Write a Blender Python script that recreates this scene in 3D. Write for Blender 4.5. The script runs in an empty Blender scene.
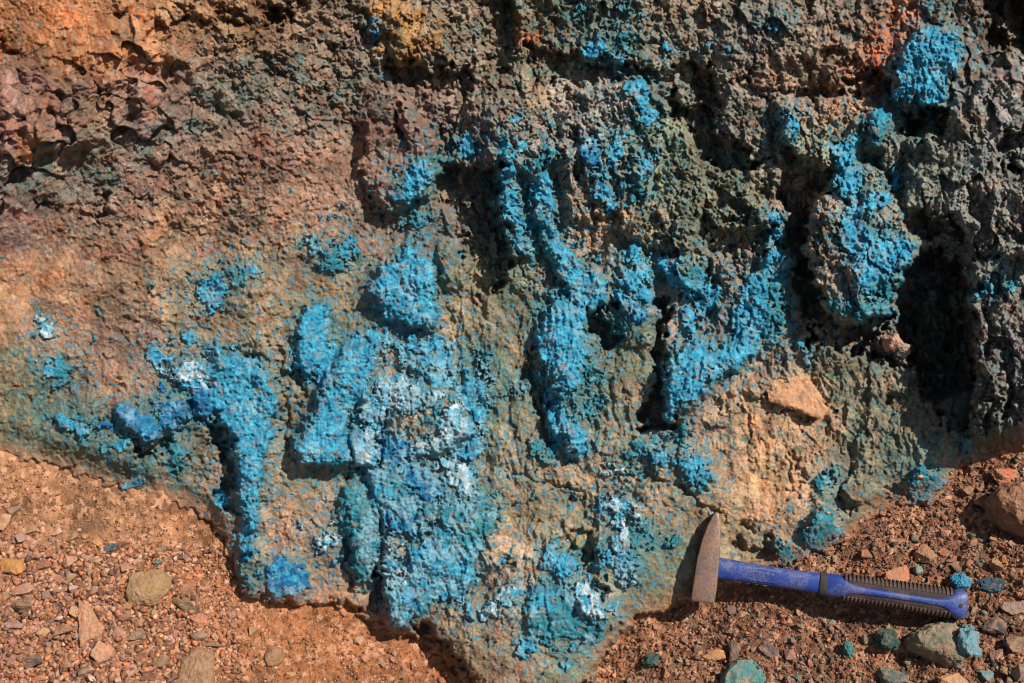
import bpy, bmesh, math, random
import numpy as np
from mathutils import Vector, Matrix, Quaternion

rng = random.Random(7)
F = np.float32
S = 0.00117            # metres per unit on the rock wall (one unit = 1.17 mm)
D = 1197.0             # camera distance in units
CX, CY = 512.0, 341.5
PITCH = math.radians(25)
sp_, cp_ = math.sin(PITCH), math.cos(PITCH)
Z0 = 0.85
scene = bpy.context.scene
COL = scene.collection

# --------------------------------------------------------------------------- frames
def to_world_arr(x, y, h):
    """surface coordinates (units on the wall, h = distance out of the wall) -> metres in the world"""
    k = 1.0 - np.clip(h, -400, 540) / D
    X = (x - CX) * S * k
    V = (CY - y) * S * k
    H = h * S
    return np.stack([X, V * sp_ - H * cp_, V * cp_ + H * sp_ + Z0], axis=-1)
def W(x, y, h):
    return Vector([float(v) for v in to_world_arr(np.float64(x), np.float64(y), np.float64(h))])
AX = Vector((1, 0, 0)); AV = Vector((0, sp_, cp_)); AH = Vector((0, -cp_, sp_))
def wdir(a, b, c):
    return (AX * a + AV * b + AH * c).normalized()

# --------------------------------------------------------------------------- noise
_r = np.random.RandomState(11)
TAB = _r.rand(6, 256, 256).astype(F)
def _tab(k, ix, iy, seed):
    return TAB[k][(iy + seed * 37) & 255, (ix + seed * 91) & 255]
def perlin(x, y, seed=0):
    x = np.asarray(x, F); y = np.asarray(y, F)
    fx = np.floor(x); fy = np.floor(y)
    ix = fx.astype(np.int32); iy = fy.astype(np.int32)
    u = x - fx; v = y - fy
    def g(i, j):
        a = _tab(0, ix + i, iy + j, seed) * F(6.2831853)
        return np.cos(a) * (u - i) + np.sin(a) * (v - j)
    su = u * u * u * (u * (u * 6 - 15) + 10); sv = v * v * v * (v * (v * 6 - 15) + 10)
    a = g(0, 0); b = g(1, 0); c = g(0, 1); d = g(1, 1)
    return ((a + (b - a) * su) * (1 - sv) + (c + (d - c) * su) * sv) * F(1.5)
def fbm(x, y, sc, octv=4, seed=0, gain=0.5):
    r = 0; a = 1.0; f = 1.0 / sc
    for i in range(octv):
        r = r + a * perlin(x * F(f) + i * 13.7, y * F(f) + i * 7.3, seed + i); a *= gain; f *= 2.03
    return r
def ridged(x, y, sc, octv=3, seed=0):
    r = 0; a = 1.0; f = 1.0 / sc
    for i in range(octv):
        r = r + a * (1 - 2 * np.abs(perlin(x * F(f) + i * 3.7, y * F(f) + i * 9.3, seed + i))); a *= 0.5; f *= 2.1
    return r
def worley(x, y, seed=0, jit=0.9):
    x = np.asarray(x, F); y = np.asarray(y, F)
    ix = np.floor(x).astype(np.int32); iy = np.floor(y).astype(np.int32)
    f1 = np.full(x.shape, 9, F); f2 = np.full(x.shape, 9, F)
    bx = np.zeros(x.shape, np.int32); by = np.zeros(x.shape, np.int32)
    dxb = np.zeros(x.shape, F); dyb = np.zeros(x.shape, F)
    for j in (-1, 0, 1):
        for i in (-1, 0, 1):
            cx = ix + i; cy = iy + j
            dx = x - (cx + 0.5 + (_tab(1, cx, cy, seed) - 0.5) * jit)
            dy = y - (cy + 0.5 + (_tab(2, cx, cy, seed) - 0.5) * jit)
            d = dx * dx + dy * dy
            m = d < f1
            f2 = np.where(m, f1, np.minimum(f2, d))
            f1 = np.where(m, d, f1)
            bx = np.where(m, cx, bx); by = np.where(m, cy, by)
            dxb = np.where(m, dx, dxb); dyb = np.where(m, dy, dyb)
    r = [_tab(k, bx, by, seed + 5) for k in (3, 4, 5)]
    return np.sqrt(f1), np.sqrt(f2), dxb, dyb, r
def facets(x, y, sc, seed, slope=1.0, crack=0.12, crackd=0.6, aniso=1.0, rot=0.0):
    """broken rock: every cell a tilted plane, cells parted by thin cracks"""
    c, s = math.cos(rot), math.sin(rot)
    wx = x + perlin(x / F(sc * 0.8), y / F(sc * 0.8), seed + 20) * F(sc * 0.35)
    wy = y + perlin(x / F(sc * 0.8), y / F(sc * 0.8), seed + 21) * F(sc * 0.35)
    X = (wx * c + wy * s) / F(sc * aniso); Y = (-wx * s + wy * c) / F(sc)
    f1, f2, dx, dy, r = worley(X, Y, seed)
    e = np.clip((f2 - f1) / crack, 0, 1)
    h = (r[0] - 0.5) * 1.3 + slope * ((r[1] - 0.5) * 2 * dx + (r[2] - 0.5) * 2 * dy) - crackd * (1 - e) ** 2
    return h, r[0], e
def domes(x, y, sc, seed):
    f1, f2, dx, dy, r = worley((x * F(.82) + y * F(.57)) / F(sc), (y * F(.82) - x * F(.57)) / F(sc), seed, 1.0)
    return np.clip(1 - f1 * f1 * 1.9, 0, 1) ** 0.7 * (0.6 + 0.6 * r[0]), r[0]
def sstep(a, b, v):
    t = np.clip((v - a) / (b - a), 0, 1)
    return t * t * (3 - 2 * t)

# --------------------------------------------------------------------------- canvas layers
OX = OY = 200
CW, CH = 1024 + 2 * OX, 683 + 2 * OY
def canvas(): return np.zeros((CH, CW), F)
def poly_mask(pts, pad=4):
    p = np.array(pts, F) + np.array([OX, OY], F)
    x0 = max(0, int(p[:, 0].min()) - pad); x1 = min(CW, int(p[:, 0].max()) + pad + 1)
    y0 = max(0, int(p[:, 1].min()) - pad); y1 = min(CH, int(p[:, 1].max()) + pad + 1)
    gy, gx = np.mgrid[y0:y1, x0:x1].astype(F)
    ins = np.zeros(gx.shape, bool)
    n = len(p)
    for i in range(n):
        ax, ay = p[i]; bx, by = p[(i + 1) % n]
        if ay == by: continue
        c = ((ay > gy) != (by > gy)) & (gx < (bx - ax) * (gy - ay) / (by - ay) + ax)
        ins ^= c
    return (slice(y0, y1), slice(x0, x1)), ins.astype(F)
def stroke_mask(pts, r):
    p = np.array(pts, F) + np.array([OX, OY], F)
    if len(p) == 1: p = np.vstack([p, p + 0.1])
    pad = int(r) + 4
    x0 = max(0, int(p[:, 0].min()) - pad); x1 = min(CW, int(p[:, 0].max()) + pad + 1)
    y0 = max(0, int(p[:, 1].min()) - pad); y1 = min(CH, int(p[:, 1].max()) + pad + 1)
    gy, gx = np.mgrid[y0:y1, x0:x1].astype(F)
    d = np.full(gx.shape, 1e9, F)
    for i in range(len(p) - 1):
        a, b = p[i], p[i + 1]
        ab = b - a; L = float(ab @ ab) + 1e-6
        t = np.clip(((gx - a[0]) * ab[0] + (gy - a[1]) * ab[1]) / L, 0, 1)
        d = np.minimum(d, np.hypot(gx - a[0] - ab[0] * t, gy - a[1] - ab[1] * t))
    return (slice(y0, y1), slice(x0, x1)), np.clip(r + 0.5 - d, 0, 1).astype(F)
def blur(a, s):
    s = int(round(s))
    if s < 1: return a
    for _ in range(3):
        for ax in (0, 1):
            n = 2 * s + 1
            pw = [(0, 0), (0, 0)]; pw[ax] = (s + 1, s)
            c = np.cumsum(np.pad(a, pw, mode='edge').astype(np.float64), axis=ax)
            a = ((c[n:] - c[:-n]) if ax == 0 else (c[:, n:] - c[:, :-n])) / n
            a = a.astype(F)
    return a
def sample(lay, x, y, outside=0.0):
    X = np.clip(x + OX, 0, CW - 1.01); Y = np.clip(y + OY, 0, CH - 1.01)
    ix = X.astype(np.int32); iy = Y.astype(np.int32)
    u = (X - ix).astype(F); v = (Y - iy).astype(F)
    r = (lay[iy, ix] * (1 - u) + lay[iy, ix + 1] * u) * (1 - v) + (lay[iy + 1, ix] * (1 - u) + lay[iy + 1, ix + 1] * u) * v
    e = np.minimum(np.minimum(x + OX, CW - x - OX), np.minimum(y + OY, CH - y - OY))
    k = np.clip(e / 60, 0, 1)
    return r * k + outside * (1 - k)

# --------------------------------------------------------------------------- what the wall shows (traced outlines)
# crust patches: (patch name, cover 0..1, tone b bright / d deep / t teal / w frosted, radius or 0, points)
CR = [
('upper pillar patch',1,'b',0,[(378,268),(396,261),(406,243),(416,246),(431,263),(436,278),(435,311),(437,328),(428,331),(406,323),(391,321),(381,313),(378,296),(366,293),(374,283)]),
('upper pillar strand',.95,'b',0,[(404,168),(428,160),(434,172),(431,181),(421,186),(420,198),(408,208),(401,186)]),
('upper pillar strand',.9,'b',7,[(396,195)]),('upper pillar strand',.9,'b',6,[(402,225)]),
('upper pillar strand',.8,'t',6,[(416,212),(419,228)]),('upper pillar strand',.6,'t',8,[(430,222)]),
('pale slope patch',.72,'t',0,[(317,261),(328,243),(343,246),(352,238),(357,226),(359,248),(350,260),(348,271),(323,273)]),
('pale slope patch',.8,'b',5,[(346,248),(352,242)]),
('pale slope specks',.8,'t',5,[(310,237)]),('pale slope specks',.7,'t',5,[(331,218)]),('pale slope specks',.7,'t',4,[(319,218)]),('pale slope specks',.7,'t',5,[(344,206)]),('pale slope specks',.6,'t',3,[(348,193)]),('pale slope specks',.6,'t',7,[(306,245),(318,252)]),
('smooth oval lump',1,'b',0,[(298,321),(306,306),(331,304),(332,321),(323,345),(315,358),(308,378),(298,380),(294,360),(297,340)]),
('middle lump',.9,'b',0,[(338,352),(350,342),(381,340),(379,364),(366,367),(366,392),(361,407),(348,411),(338,404),(323,394),(313,372),(300,372),(297,345),(325,340)]),
('lower left lump',1,'b',0,[(321,394),(338,404),(346,417),(348,462),(331,466),(306,464),(295,457),(293,439),(310,427),(312,414)]),
('frosted block',.85,'w',0,[(381,379),(403,376),(426,389),(446,392),(441,402),(418,407),(406,412),(386,407),(381,430),(363,430),(361,407),(368,392)]),
('frosted block',.8,'b',0,[(363,395),(378,390),(384,428),(364,432)]),
('square lump',.9,'w',0,[(350,432),(378,432),(378,462),(363,470),(351,464)]),
('square lump',.5,'b',0,[(350,432),(362,432),(362,466),(351,464)]),
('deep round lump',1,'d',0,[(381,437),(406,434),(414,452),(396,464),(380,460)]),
('frosted band',.9,'w',0,[(411,444),(431,440),(440,428),(446,406),(461,402),(467,420),(476,434),(463,447),(441,452),(416,457)]),
('right middle sheet',.8,'b',0,[(453,390),(466,374),(486,380),(491,392),(486,425),(473,425),(468,407)]),
('right middle sheet',.85,'b',0,[(471,427),(486,430),(484,455),(476,462),(451,452)]),
('mottled top',.72,'b',0,[(350,330),(372,328),(400,336),(450,338),(461,362),(451,390),(436,385),(416,374),(400,362),(396,345),(356,346)]),
('mottled top',.6,'t',0,[(470,342),(490,346),(498,378),(490,382),(476,370)]),
('mottled top',.6,'t',9,[(418,400),(432,412)]),
('diagonal frosted ridge',.9,'w',0,[(438,460),(453,458),(481,484),(476,494),(456,494)]),
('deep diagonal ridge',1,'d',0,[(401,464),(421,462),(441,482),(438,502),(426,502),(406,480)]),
('lower middle lump',.93,'b',0,[(366,467),(396,462),(406,497),(421,502),(419,530),(400,535),(380,505),(368,490)]),
('lower middle lump',.6,'t',0,[(376,470),(400,468),(412,500),(395,508)]),
('teal column',1,'t',0,[(336,512),(343,487),(363,484),(378,507),(381,530),(378,550),(370,582),(358,588),(353,570),(348,540)]),
('lower right sheet',.85,'t',0,[(441,502),(496,490),(500,515),(490,532),(470,530),(441,545),(425,530),(421,505)]),
('basal patch',1,'d',0,[(266,570),(278,555),(291,560),(296,568),(311,570),(310,587),(296,595),(286,600),(268,594)]),
('small frosted specks',.8,'w',8,[(321,547),(330,535)]),('small frosted specks',.9,'b',4,[(335,562)]),('small frosted specks',.8,'t',3,[(343,598)]),('small frosted specks',.6,'w',4,[(297,520),(300,528)]),
('deep knob',1,'d',0,[(381,510),(416,510),(413,527),(396,537),(388,524)]),
('lower main sheet',.93,'b',0,[(411,550),(431,537),(468,545),(481,540),(473,562),(471,590),(446,602),(416,592),(400,580),(411,565)]),
('lower main sheet',.8,'b',6,[(438,525),(445,535)]),('lower main sheet',.9,'t',7,[(455,545),(470,540),(484,528)]),
('frosted shoulder',.95,'w',0,[(376,562),(390,555),(400,570),(416,573),(411,590),(396,598),(385,585),(378,578)]),
('frosted shoulder',.5,'w',5,[(393,548)]),
('hanging lump',1,'b',0,[(386,594),(396,587),(418,592),(427,609),(411,622),(403,629),(388,619)]),
('small lower spots',.9,'b',5,[(467,603),(470,616)]),('small lower spots',.9,'w',7,[(488,614),(500,602),(512,592)]),('small lower spots',.9,'b',6,[(506,557)]),('small lower spots',.8,'t',4,[(488,576)]),('small lower spots',.7,'t',4,[(478,580)]),('small lower spots',.8,'t',5,[(496,568)]),
('knobbly edge',.95,'b',0,[(537,555),(552,547),(568,556),(582,560),(584,570),(562,577),(542,570)]),
('knobbly edge',.7,'t',5,[(560,540),(548,545)]),
('curled frosted lump',.9,'w',0,[(574,585),(584,575),(597,590),(604,607),(600,622),(582,610),(572,595)]),
('curled frosted lump',1,'b',0,[(608,605),(622,602),(622,615),(612,618)]),('curled frosted lump',.9,'b',4,[(609,632)]),
('broad teal sheet',.9,'t',0,[(527,592),(567,582),(572,607),(600,625),(612,635),(587,642),(562,635),(545,640),(525,630)]),
('broad teal sheet',.9,'b',0,[(530,595),(552,588),(556,612),(532,615)]),
('broad teal sheet',.95,'b',0,[(517,645),(537,630),(540,645),(527,657),(514,655)]),
('tall frosted strip',.9,'w',0,[(610,537),(625,535),(632,570),(620,575),(612,562)]),
('tall frosted strip',.95,'b',6,[(599,552),(602,562)]),('tall frosted strip',.9,'b',7,[(618,568),(628,560),(630,572)]),('tall frosted strip',.9,'w',5,[(614,505),(619,520),(622,532)]),('tall frosted strip',.8,'w',7,[(612,503),(625,502),(634,512)]),('tall frosted strip',.8,'w',6,[(626,584),(634,580)]),
('teal bits above shaft',.8,'t',8,[(640,540),(646,525)]),('teal bits above shaft',.6,'t',8,[(676,535),(668,548)]),('teal bits above shaft',.7,'t',5,[(634,532),(632,552)]),
('small edge strip',.95,'b',4,[(505,597),(514,596),(525,590)]),
('bottom spots',.9,'b',4,[(573,653),(574,645)]),('bottom spots',.9,'b',5,[(562,665)]),('bottom spots',.7,'t',4,[(552,650)]),('bottom spots',.6,'t',3,[(593,648)]),('bottom spots',.7,'t',4,[(545,675)]),
('tall centre lump',1,'b',0,[(537,331),(547,311),(562,299),(579,306),(587,321),(586,342),(585,357),(580,382),(562,392),(552,367),(540,350)]),
('tall centre lump',.75,'t',0,[(582,367),(607,364),(606,378),(585,382)]),
('centre tail',.9,'b',0,[(544,414),(555,408),(567,414),(590,437),(590,450),(576,460),(566,450),(552,437)]),
('centre tail',.75,'b',7,[(553,385),(550,400),(560,412)]),('centre tail',.5,'t',0,[(564,390),(607,386),(605,410),(607,420),(580,420)]),
('centre tail',.8,'t',9,[(538,450),(550,456)]),('centre tail',.6,'t',7,[(519,392),(528,382)]),('centre tail',.9,'t',5,[(537,370),(542,376)]),
('right centre block',1,'b',0,[(662,362),(676,350),(692,347),(710,352),(714,378),(705,382),(700,402),(687,398),(675,412),(674,428),(666,420),(665,402),(667,385)]),
('right centre block',.98,'b',0,[(707,350),(725,350),(735,342),(757,340),(752,357),(727,375),(714,378)]),
('ochre slope patch',.8,'b',0,[(647,450),(667,452),(687,455),(705,452),(717,470),(709,487),(692,482),(667,460),(656,468)]),
('ochre slope patch',.75,'t',6,[(630,455),(638,445),(644,452)]),('ochre slope patch',.6,'t',6,[(652,438),(664,440)]),('ochre slope patch',.8,'t',6,[(684,425),(680,440)]),('ochre slope patch',.7,'t',6,[(694,490),(700,482)]),
('thin frosted seam',.9,'w',5,[(603,472),(612,467),(622,472)]),('thin frosted seam',.7,'t',6,[(635,472),(645,480)]),('thin frosted seam',.8,'b',6,[(600,500),(597,512)]),('thin frosted seam',.8,'t',3,[(632,493)]),
('left centre specks',.8,'t',4,[(532,498)]),('left centre specks',.7,'t',4,[(517,500)]),('left centre specks',.7,'t',5,[(568,508),(575,500)]),('left centre specks',.6,'t',4,[(550,492)]),
('long left strand',1,'b',0,[(498,190),(508,176),(516,192),(520,215),(526,235),(530,254),(517,254),(510,230),(500,210)]),
('long left strand',1,'b',6,[(505,150),(507,165),(508,180)]),
('long centre strand',1,'b',0,[(532,176),(540,164),(547,178),(557,203),(554,216),(556,236),(577,258),(587,276),(607,280),(609,301),(594,311),(572,296),(562,281),(549,253),(539,233),(532,201)]),
('long centre strand',.9,'t',7,[(540,215),(545,240),(552,262)]),('long centre strand',.7,'t',6,[(550,300),(560,290)]),
('arched chain',.9,'b',6,[(622,258),(636,248),(638,262),(642,275)]),('arched chain',1,'b',7,[(662,260),(671,268),(676,282)]),('arched chain',1,'b',7,[(682,286),(694,290),(700,278)]),('arched chain',.8,'t',7,[(694,272)]),
('arched chain',1,'b',8,[(627,280),(638,288),(650,296)]),('arched chain',.9,'b',6,[(620,296),(626,306)]),('arched chain',1,'d',7,[(636,313),(645,314)]),('arched chain',.8,'t',5,[(622,312),(621,342)]),('arched chain',.7,'t',6,[(600,258)]),
('small hook',.95,'b',7,[(714,290),(706,306),(694,316),(685,314)]),('small hook',.8,'b',6,[(692,335),(698,345)]),('small hook',.7,'b',5,[(684,325)]),
('wide right strand',.85,'b',0,[(768,207),(781,212),(780,235),(787,262),(783,282),(774,290),(768,328),(757,342),(740,342),(730,330),(738,300),(750,280),(757,262),(768,250)]),
('wide right strand',.7,'t',0,[(768,262),(788,280),(792,310),(780,335),(766,338)]),('wide right strand',.7,'b',5,[(770,345),(775,340)]),('wide right strand',.8,'b',4,[(798,345),(808,364)]),
('upper centre spots',1,'b',0,[(625,78),(647,80),(647,100),(657,112),(657,130),(642,125),(640,105),(625,92)]),
('upper centre spots',.9,'b',6,[(622,132),(616,150),(612,165)]),('upper centre spots',.85,'b',7,[(642,172),(650,158)]),('upper centre spots',.9,'b',7,[(597,178),(604,195),(610,206)]),('upper centre spots',.7,'t',9,[(630,190),(645,196)]),
('shaded ledge patch',1,'b',0,[(580,50),(600,36),(607,48),(597,60),(584,60)]),('shaded ledge patch',.9,'b',0,[(607,62),(622,52),(632,60),(612,70)]),('shaded ledge patch',1,'t',7,[(623,38)]),('shaded ledge patch',.9,'b',6,[(666,46)]),('shaded ledge patch',.8,'b',5,[(710,43)]),('shaded ledge patch',.6,'t',7,[(727,54)]),('shaded ledge patch',.7,'t',8,[(580,10)]),('shaded ledge patch',.6,'t',10,[(625,8)]),
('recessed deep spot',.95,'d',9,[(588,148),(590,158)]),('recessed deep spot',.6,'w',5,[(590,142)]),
('scattered centre spots',.9,'b',6,[(515,122)]),('scattered centre spots',.9,'b',6,[(520,146)]),('scattered centre spots',.75,'t',8,[(552,148),(548,158)]),('scattered centre spots',.8,'t',8,[(540,168),(532,172)]),('scattered centre spots',.6,'t',8,[(553,120)]),('scattered centre spots',1,'b',7,[(466,142),(468,155)]),('scattered centre spots',.9,'b',8,[(505,145)]),('scattered centre spots',.7,'t',7,[(446,158)]),('scattered centre spots',.9,'d',5,[(372,20),(374,40)]),
('overhang lump crust',1,'b',0,[(845,208),(860,206),(865,233),(880,238),(893,233),(915,248),(915,256),(903,263),(885,280),(868,296),(858,281),(855,258),(840,243),(843,221)]),
('overhang lump crust',.9,'b',0,[(833,168),(855,168),(862,183),(850,201),(838,198)]),('overhang lump crust',.8,'b',8,[(868,204),(882,198)]),('overhang lump crust',.8,'b',6,[(898,172),(896,186)]),('overhang lump crust',.85,'t',8,[(880,288),(897,283)]),('overhang lump crust',.9,'t',8,[(836,306),(862,312),(886,310)]),
('upper right lump crust',1,'b',0,[(905,45),(918,37),(918,30),(938,27),(958,32),(963,57),(953,70),(943,82),(943,102),(926,108),(913,100),(890,100),(900,82),(898,67)]),
('upper right lump crust',.9,'b',4,[(888,73)]),
('middle right knob crust',.9,'t',0,[(868,112),(885,104),(890,118),(884,135),(868,138)]),('middle right knob crust',.95,'b',5,[(880,110),(884,120)]),
('right ridge crust',1,'b',0,[(850,135),(863,140),(856,155),(858,171),(833,171),(833,147)]),('right ridge crust',.85,'b',8,[(788,128),(796,122)]),('right ridge crust',.6,'t',10,[(790,140)]),('right ridge crust',.7,'b',5,[(785,108),(783,118)]),
('far right spots',1,'b',5,[(976,293),(992,288)]),('far right spots',.95,'t',6,[(1004,280),(1014,286)]),('top right spots',.6,'t',8,[(785,18)]),('top right spots',.7,'b',6,[(770,27)]),('top right spots',.6,'t',7,[(762,25)]),('top right spots',.6,'t',8,[(928,6)]),
('left slope patch',.85,'b',0,[(195,293),(202,280),(215,271),(228,281),(228,296),(213,311),(197,306)]),('left slope patch',.9,'b',6,[(245,268),(255,271)]),('left slope patch',.6,'t',8,[(222,272),(238,278)]),
('left slope specks',.7,'t',5,[(213,173)]),('left slope specks',.8,'b',4,[(242,218)]),('left slope specks',.6,'t',5,[(230,210)]),('left slope specks',.95,'b',6,[(186,334),(190,341)]),('left slope specks',.7,'t',5,[(101,309)]),('left slope specks',.6,'t',5,[(150,287)]),('left slope specks',.7,'t',5,[(172,287)]),('left slope specks',.7,'t',4,[(93,337)]),
('cream knob',.95,'w',8,[(43,324),(48,332)]),('cream knob',.8,'t',4,[(33,336)]),
('left upper knobs',1,'b',7,[(152,350),(153,358)]),('left upper knobs',.9,'b',5,[(168,358)]),('left upper knobs',.9,'w',3,[(160,368)]),
('left bright sheet',.92,'b',0,[(207,346),(218,342),(224,355),(240,352),(262,362),(276,390),(274,410),(272,440),(262,465),(260,500),(260,520),(247,514),(240,495),(235,470),(230,440),(219,425),(214,405),(208,395),(210,370)]),
('white frosted knobs',1,'w',0,[(167,380),(180,362),(200,362),(211,380),(197,388),(180,385)]),
('deep left knobs',1,'d',0,[(190,390),(212,388),(213,420),(197,418)]),
('deep left lumps',1,'d',0,[(160,402),(180,397),(190,415),(180,430),(162,427)]),('deep left lumps',1,'d',5,[(164,390)]),
('deep left ridge',1,'d',0,[(120,402),(140,410),(160,422),(162,437),(150,442),(135,435),(117,422)]),
('far left bits',.9,'b',0,[(108,440),(132,437),(132,450),(118,452)]),('far left bits',.8,'b',0,[(40,365),(55,357),(66,370),(55,380),(40,380)]),('far left bits',.8,'t',8,[(68,370),(58,378)]),('far left bits',.85,'b',7,[(60,418),(70,426),(82,430)]),('far left bits',.9,'d',5,[(100,424),(108,427)]),('far left bits',.9,'b',4,[(88,445)]),('far left bits',.6,'t',6,[(104,450)]),('far left bits',.6,'t',5,[(80,413)]),
('teal left knob',.95,'t',0,[(172,445),(192,450),(190,462),(175,464),(165,450)]),('teal left knob',.7,'t',6,[(171,470)]),
('small left ledge patch',.9,'b',0,[(117,485),(135,477),(150,477),(142,487),(122,492)]),
('narrow left strand',1,'b',6,[(220,492),(220,505)]),('narrow left strand',.95,'b',8,[(252,515),(248,538),(244,555)]),('narrow left strand',.7,'t',6,[(238,575),(252,590)]),
('slab side speck',.8,'t',5,[(836,413)]),('lower right teal patch',.75,'t',9,[(968,448)]),
('mud slope patch',.8,'t',0,[(820,472),(836,470),(837,488),(825,494),(815,488)]),
('gravel edge patch',.75,'t',0,[(915,470),(925,464),(950,478),(955,490),(935,505),(910,510),(905,495)]),
('cyan hump crust',1,'t',0,[(803,535),(815,512),(823,503),(832,512),(836,525),(845,528),(845,537),(830,540),(818,552),(805,560)]),
('dark hump crust',.8,'t',0,[(773,545),(788,540),(800,553),(800,566),(778,566)]),
]
# green staining (soft): cover, points
GR = [
(.8,[(0,350),(60,380),(120,410),(160,430),(215,470),(205,510),(130,492),(60,468),(0,450)]),
(.55,[(0,330),(80,340),(100,400),(0,430)]),(.5,[(0,150),(120,130),(260,80),(250,110),(120,180),(0,210)]),(.5,[(200,60),(400,40),(420,100),(300,130),(200,110)]),
(.4,[(256,90),(380,90),(370,140),(280,150)]),(.85,[(432,240),(465,243),(466,287),(448,290),(436,275)]),(.7,[(512,290),(540,300),(535,340),(512,345)]),
(.8,[(598,300),(618,300),(655,300),(658,345),(640,352),(615,345)]),(.5,[(490,335),(530,335),(520,430),(495,400)]),(.6,[(490,0),(720,0),(720,60),(640,70),(500,60)]),
(.55,[(560,100),(700,90),(760,180),(740,260),(650,250),(600,130)]),(.55,[(620,540),(690,520),(690,600),(630,610)]),(.5,[(600,400),(650,395),(650,440),(600,440)]),
(.6,[(880,420),(900,400),(980,450),(960,470),(900,480),(850,500),(830,440)]),(.45,[(780,380),(900,350),(920,400),(860,440),(800,420)]),(.8,[(795,250),(820,240),(822,300),(800,305)]),
(.5,[(470,320),(512,330),(510,480),(480,450)]),(.4,[(500,450),(560,460),(570,520),(520,540)]),(.6,[(560,640),(600,640),(600,683),(530,683)]),(.5,[(235,560),(262,565),(262,603),(238,600)]),
(.45,[(440,100),(520,100),(560,240),(540,260),(450,170)]),(.5,[(700,200),(800,210),(800,300),(700,290)]),(.45,[(160,260),(260,260),(250,330),(170,320)]),(.5,[(60,200),(30,160),(110,150),(130,200)]),
(.5,[(270,450),(340,470),(340,510),(280,500)]),(.4,[(300,480),(330,480),(360,600),(330,600)]),
]
# raised masses: amount, edge softness, points
RA = [
(22,[(395,92),(370,112),(360,135),(357,168),(372,205),(392,215),(440,190),(436,160),(430,130),(410,108)]),
(13,[(378,268),(406,240),(432,260),(437,329),(406,325),(381,313),(366,293)]),
(14,[(297,330),(306,304),(332,303),(330,340),(312,380),(296,372)]),
(22,[(345,345),(381,340),(378,370),(366,400),(348,425),(349,465),(306,467),(293,456),(293,437),(312,412),(320,385)]),
(20,[(378,378),(445,388),(482,430),(440,455),(415,460),(380,466),(350,466),(350,430),(361,400)]),
(18,[(366,470),(400,462),(445,460),(490,500),(500,560),(470,600),(430,628),(388,628),(380,585),(385,545),(380,510)]),
(10,[(384,590),(400,585),(424,595),(428,612),(405,632),(386,622)]),
(10,[(343,487),(365,484),(380,507),(379,550),(368,590),(356,585),(350,530)]),
(12,[(264,568),(279,553),(311,568),(310,590),(290,605),(266,597)]),
(16,[(240,540),(258,540),(264,560),(262,600),(246,604),(234,590),(232,565)]),
(16,[(214,350),(262,362),(278,390),(272,440),(262,470),(260,530),(246,530),(238,495),(233,455),(222,425),(212,400)]),
(15,[(115,400),(140,408),(165,395),(190,400),(190,420),(170,432),(150,444),(118,426)]),
(8,[(170,443),(194,448),(190,466),(168,462)]),(9,[(115,484),(150,475),(150,480),(138,492),(118,494)]),
(10,[(165,375),(180,360),(212,362),(214,420),(192,418),(190,392)]),
(18,[(537,331),(547,308),(562,297),(582,303),(590,330),(595,370),(582,400),(592,440),(572,460),(560,445),(543,425),(558,400),(545,370)]),
(15,[(530,176),(547,172),(558,203),(556,232),(580,256),(610,278),(612,303),(594,313),(570,298),(545,250),(532,205)]),
(14,[(496,180),(512,165),(522,200),(531,256),(514,258),(498,212)]),
(22,[(660,358),(690,344),(712,350),(757,338),(752,360),(716,382),(700,405),(676,415),(674,432),(664,420)]),
(14,[(655,262),(672,255),(704,270),(704,292),(682,296),(668,280)]),(10,[(612,262),(636,246),(650,262),(655,300),(650,345),(625,345),(616,300)]),
(30,[(806,222),(832,180),(858,160),(885,175),(902,215),(918,247),(916,262),(900,290),(888,316),(850,324),(826,312),(812,285)]),
(24,[(893,60),(918,26),(962,28),(968,60),(946,88),(944,108),(905,112),(890,98)]),
(16,[(864,108),(888,104),(892,125),(882,150),(865,148)]),
(20,[(776,102),(850,98),(868,118),(860,160),(835,172),(806,158),(784,150)]),
(45,[(965,268),(1040,240),(1220,240),(1220,452),(1000,450),(975,440),(968,400),(970,330)]),
(26,[(905,140),(1000,70),(1220,60),(1220,250),(980,255),(955,225),(905,212)]),
(16,[(570,92),(640,80),(680,112),(702,160),(706,212),(680,262),(610,228),(570,215),(556,165)]),
(12,[(436,240),(465,245),(465,286),(446,290)]),(12,[(572,585),(598,575),(626,600),(626,620),(604,632),(582,614)]),
(11,[(803,535),(820,502),(846,526),(846,540),(818,556),(803,562)]),(10,[(772,545),(790,538),(802,552),(800,568),(776,568)]),
(9,[(905,495),(915,468),(950,477),(957,492),(935,507),(910,512)]),(10,[(846,490),(868,484),(872,500),(858,508),(845,504)]),
(18,[(385,12),(436,5),(442,50),(420,62),(390,58)]),(9,[(598,535),(640,535),(642,580),(600,585)]),
(10,[(50,95),(105,70),(180,60),(178,110),(60,150)]),(12,[(0,100),(40,100),(60,150),(0,170)]),
(10,[(120,400),(60,410),(40,450),(120,490),(170,490),(165,440)]),
(22,[(425,632),(470,600),(560,590),(620,610),(600,720),(480,720),(455,680)]),
(10,[(725,195),(765,200),(768,225),(735,232)]),(9,[(640,440),(715,450),(718,475),(700,492),(660,480)]),
(12,[(200,150),(250,120),(330,120),(330,200),(240,220)]),
(18,[(470,100),(545,95),(560,160),(530,175),(480,165)]),
(14,[(700,0),(900,0),(900,60),(850,80),(720,100)]),
(12,[(868,112),(905,115),(905,165),(880,180)]),
]
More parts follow.
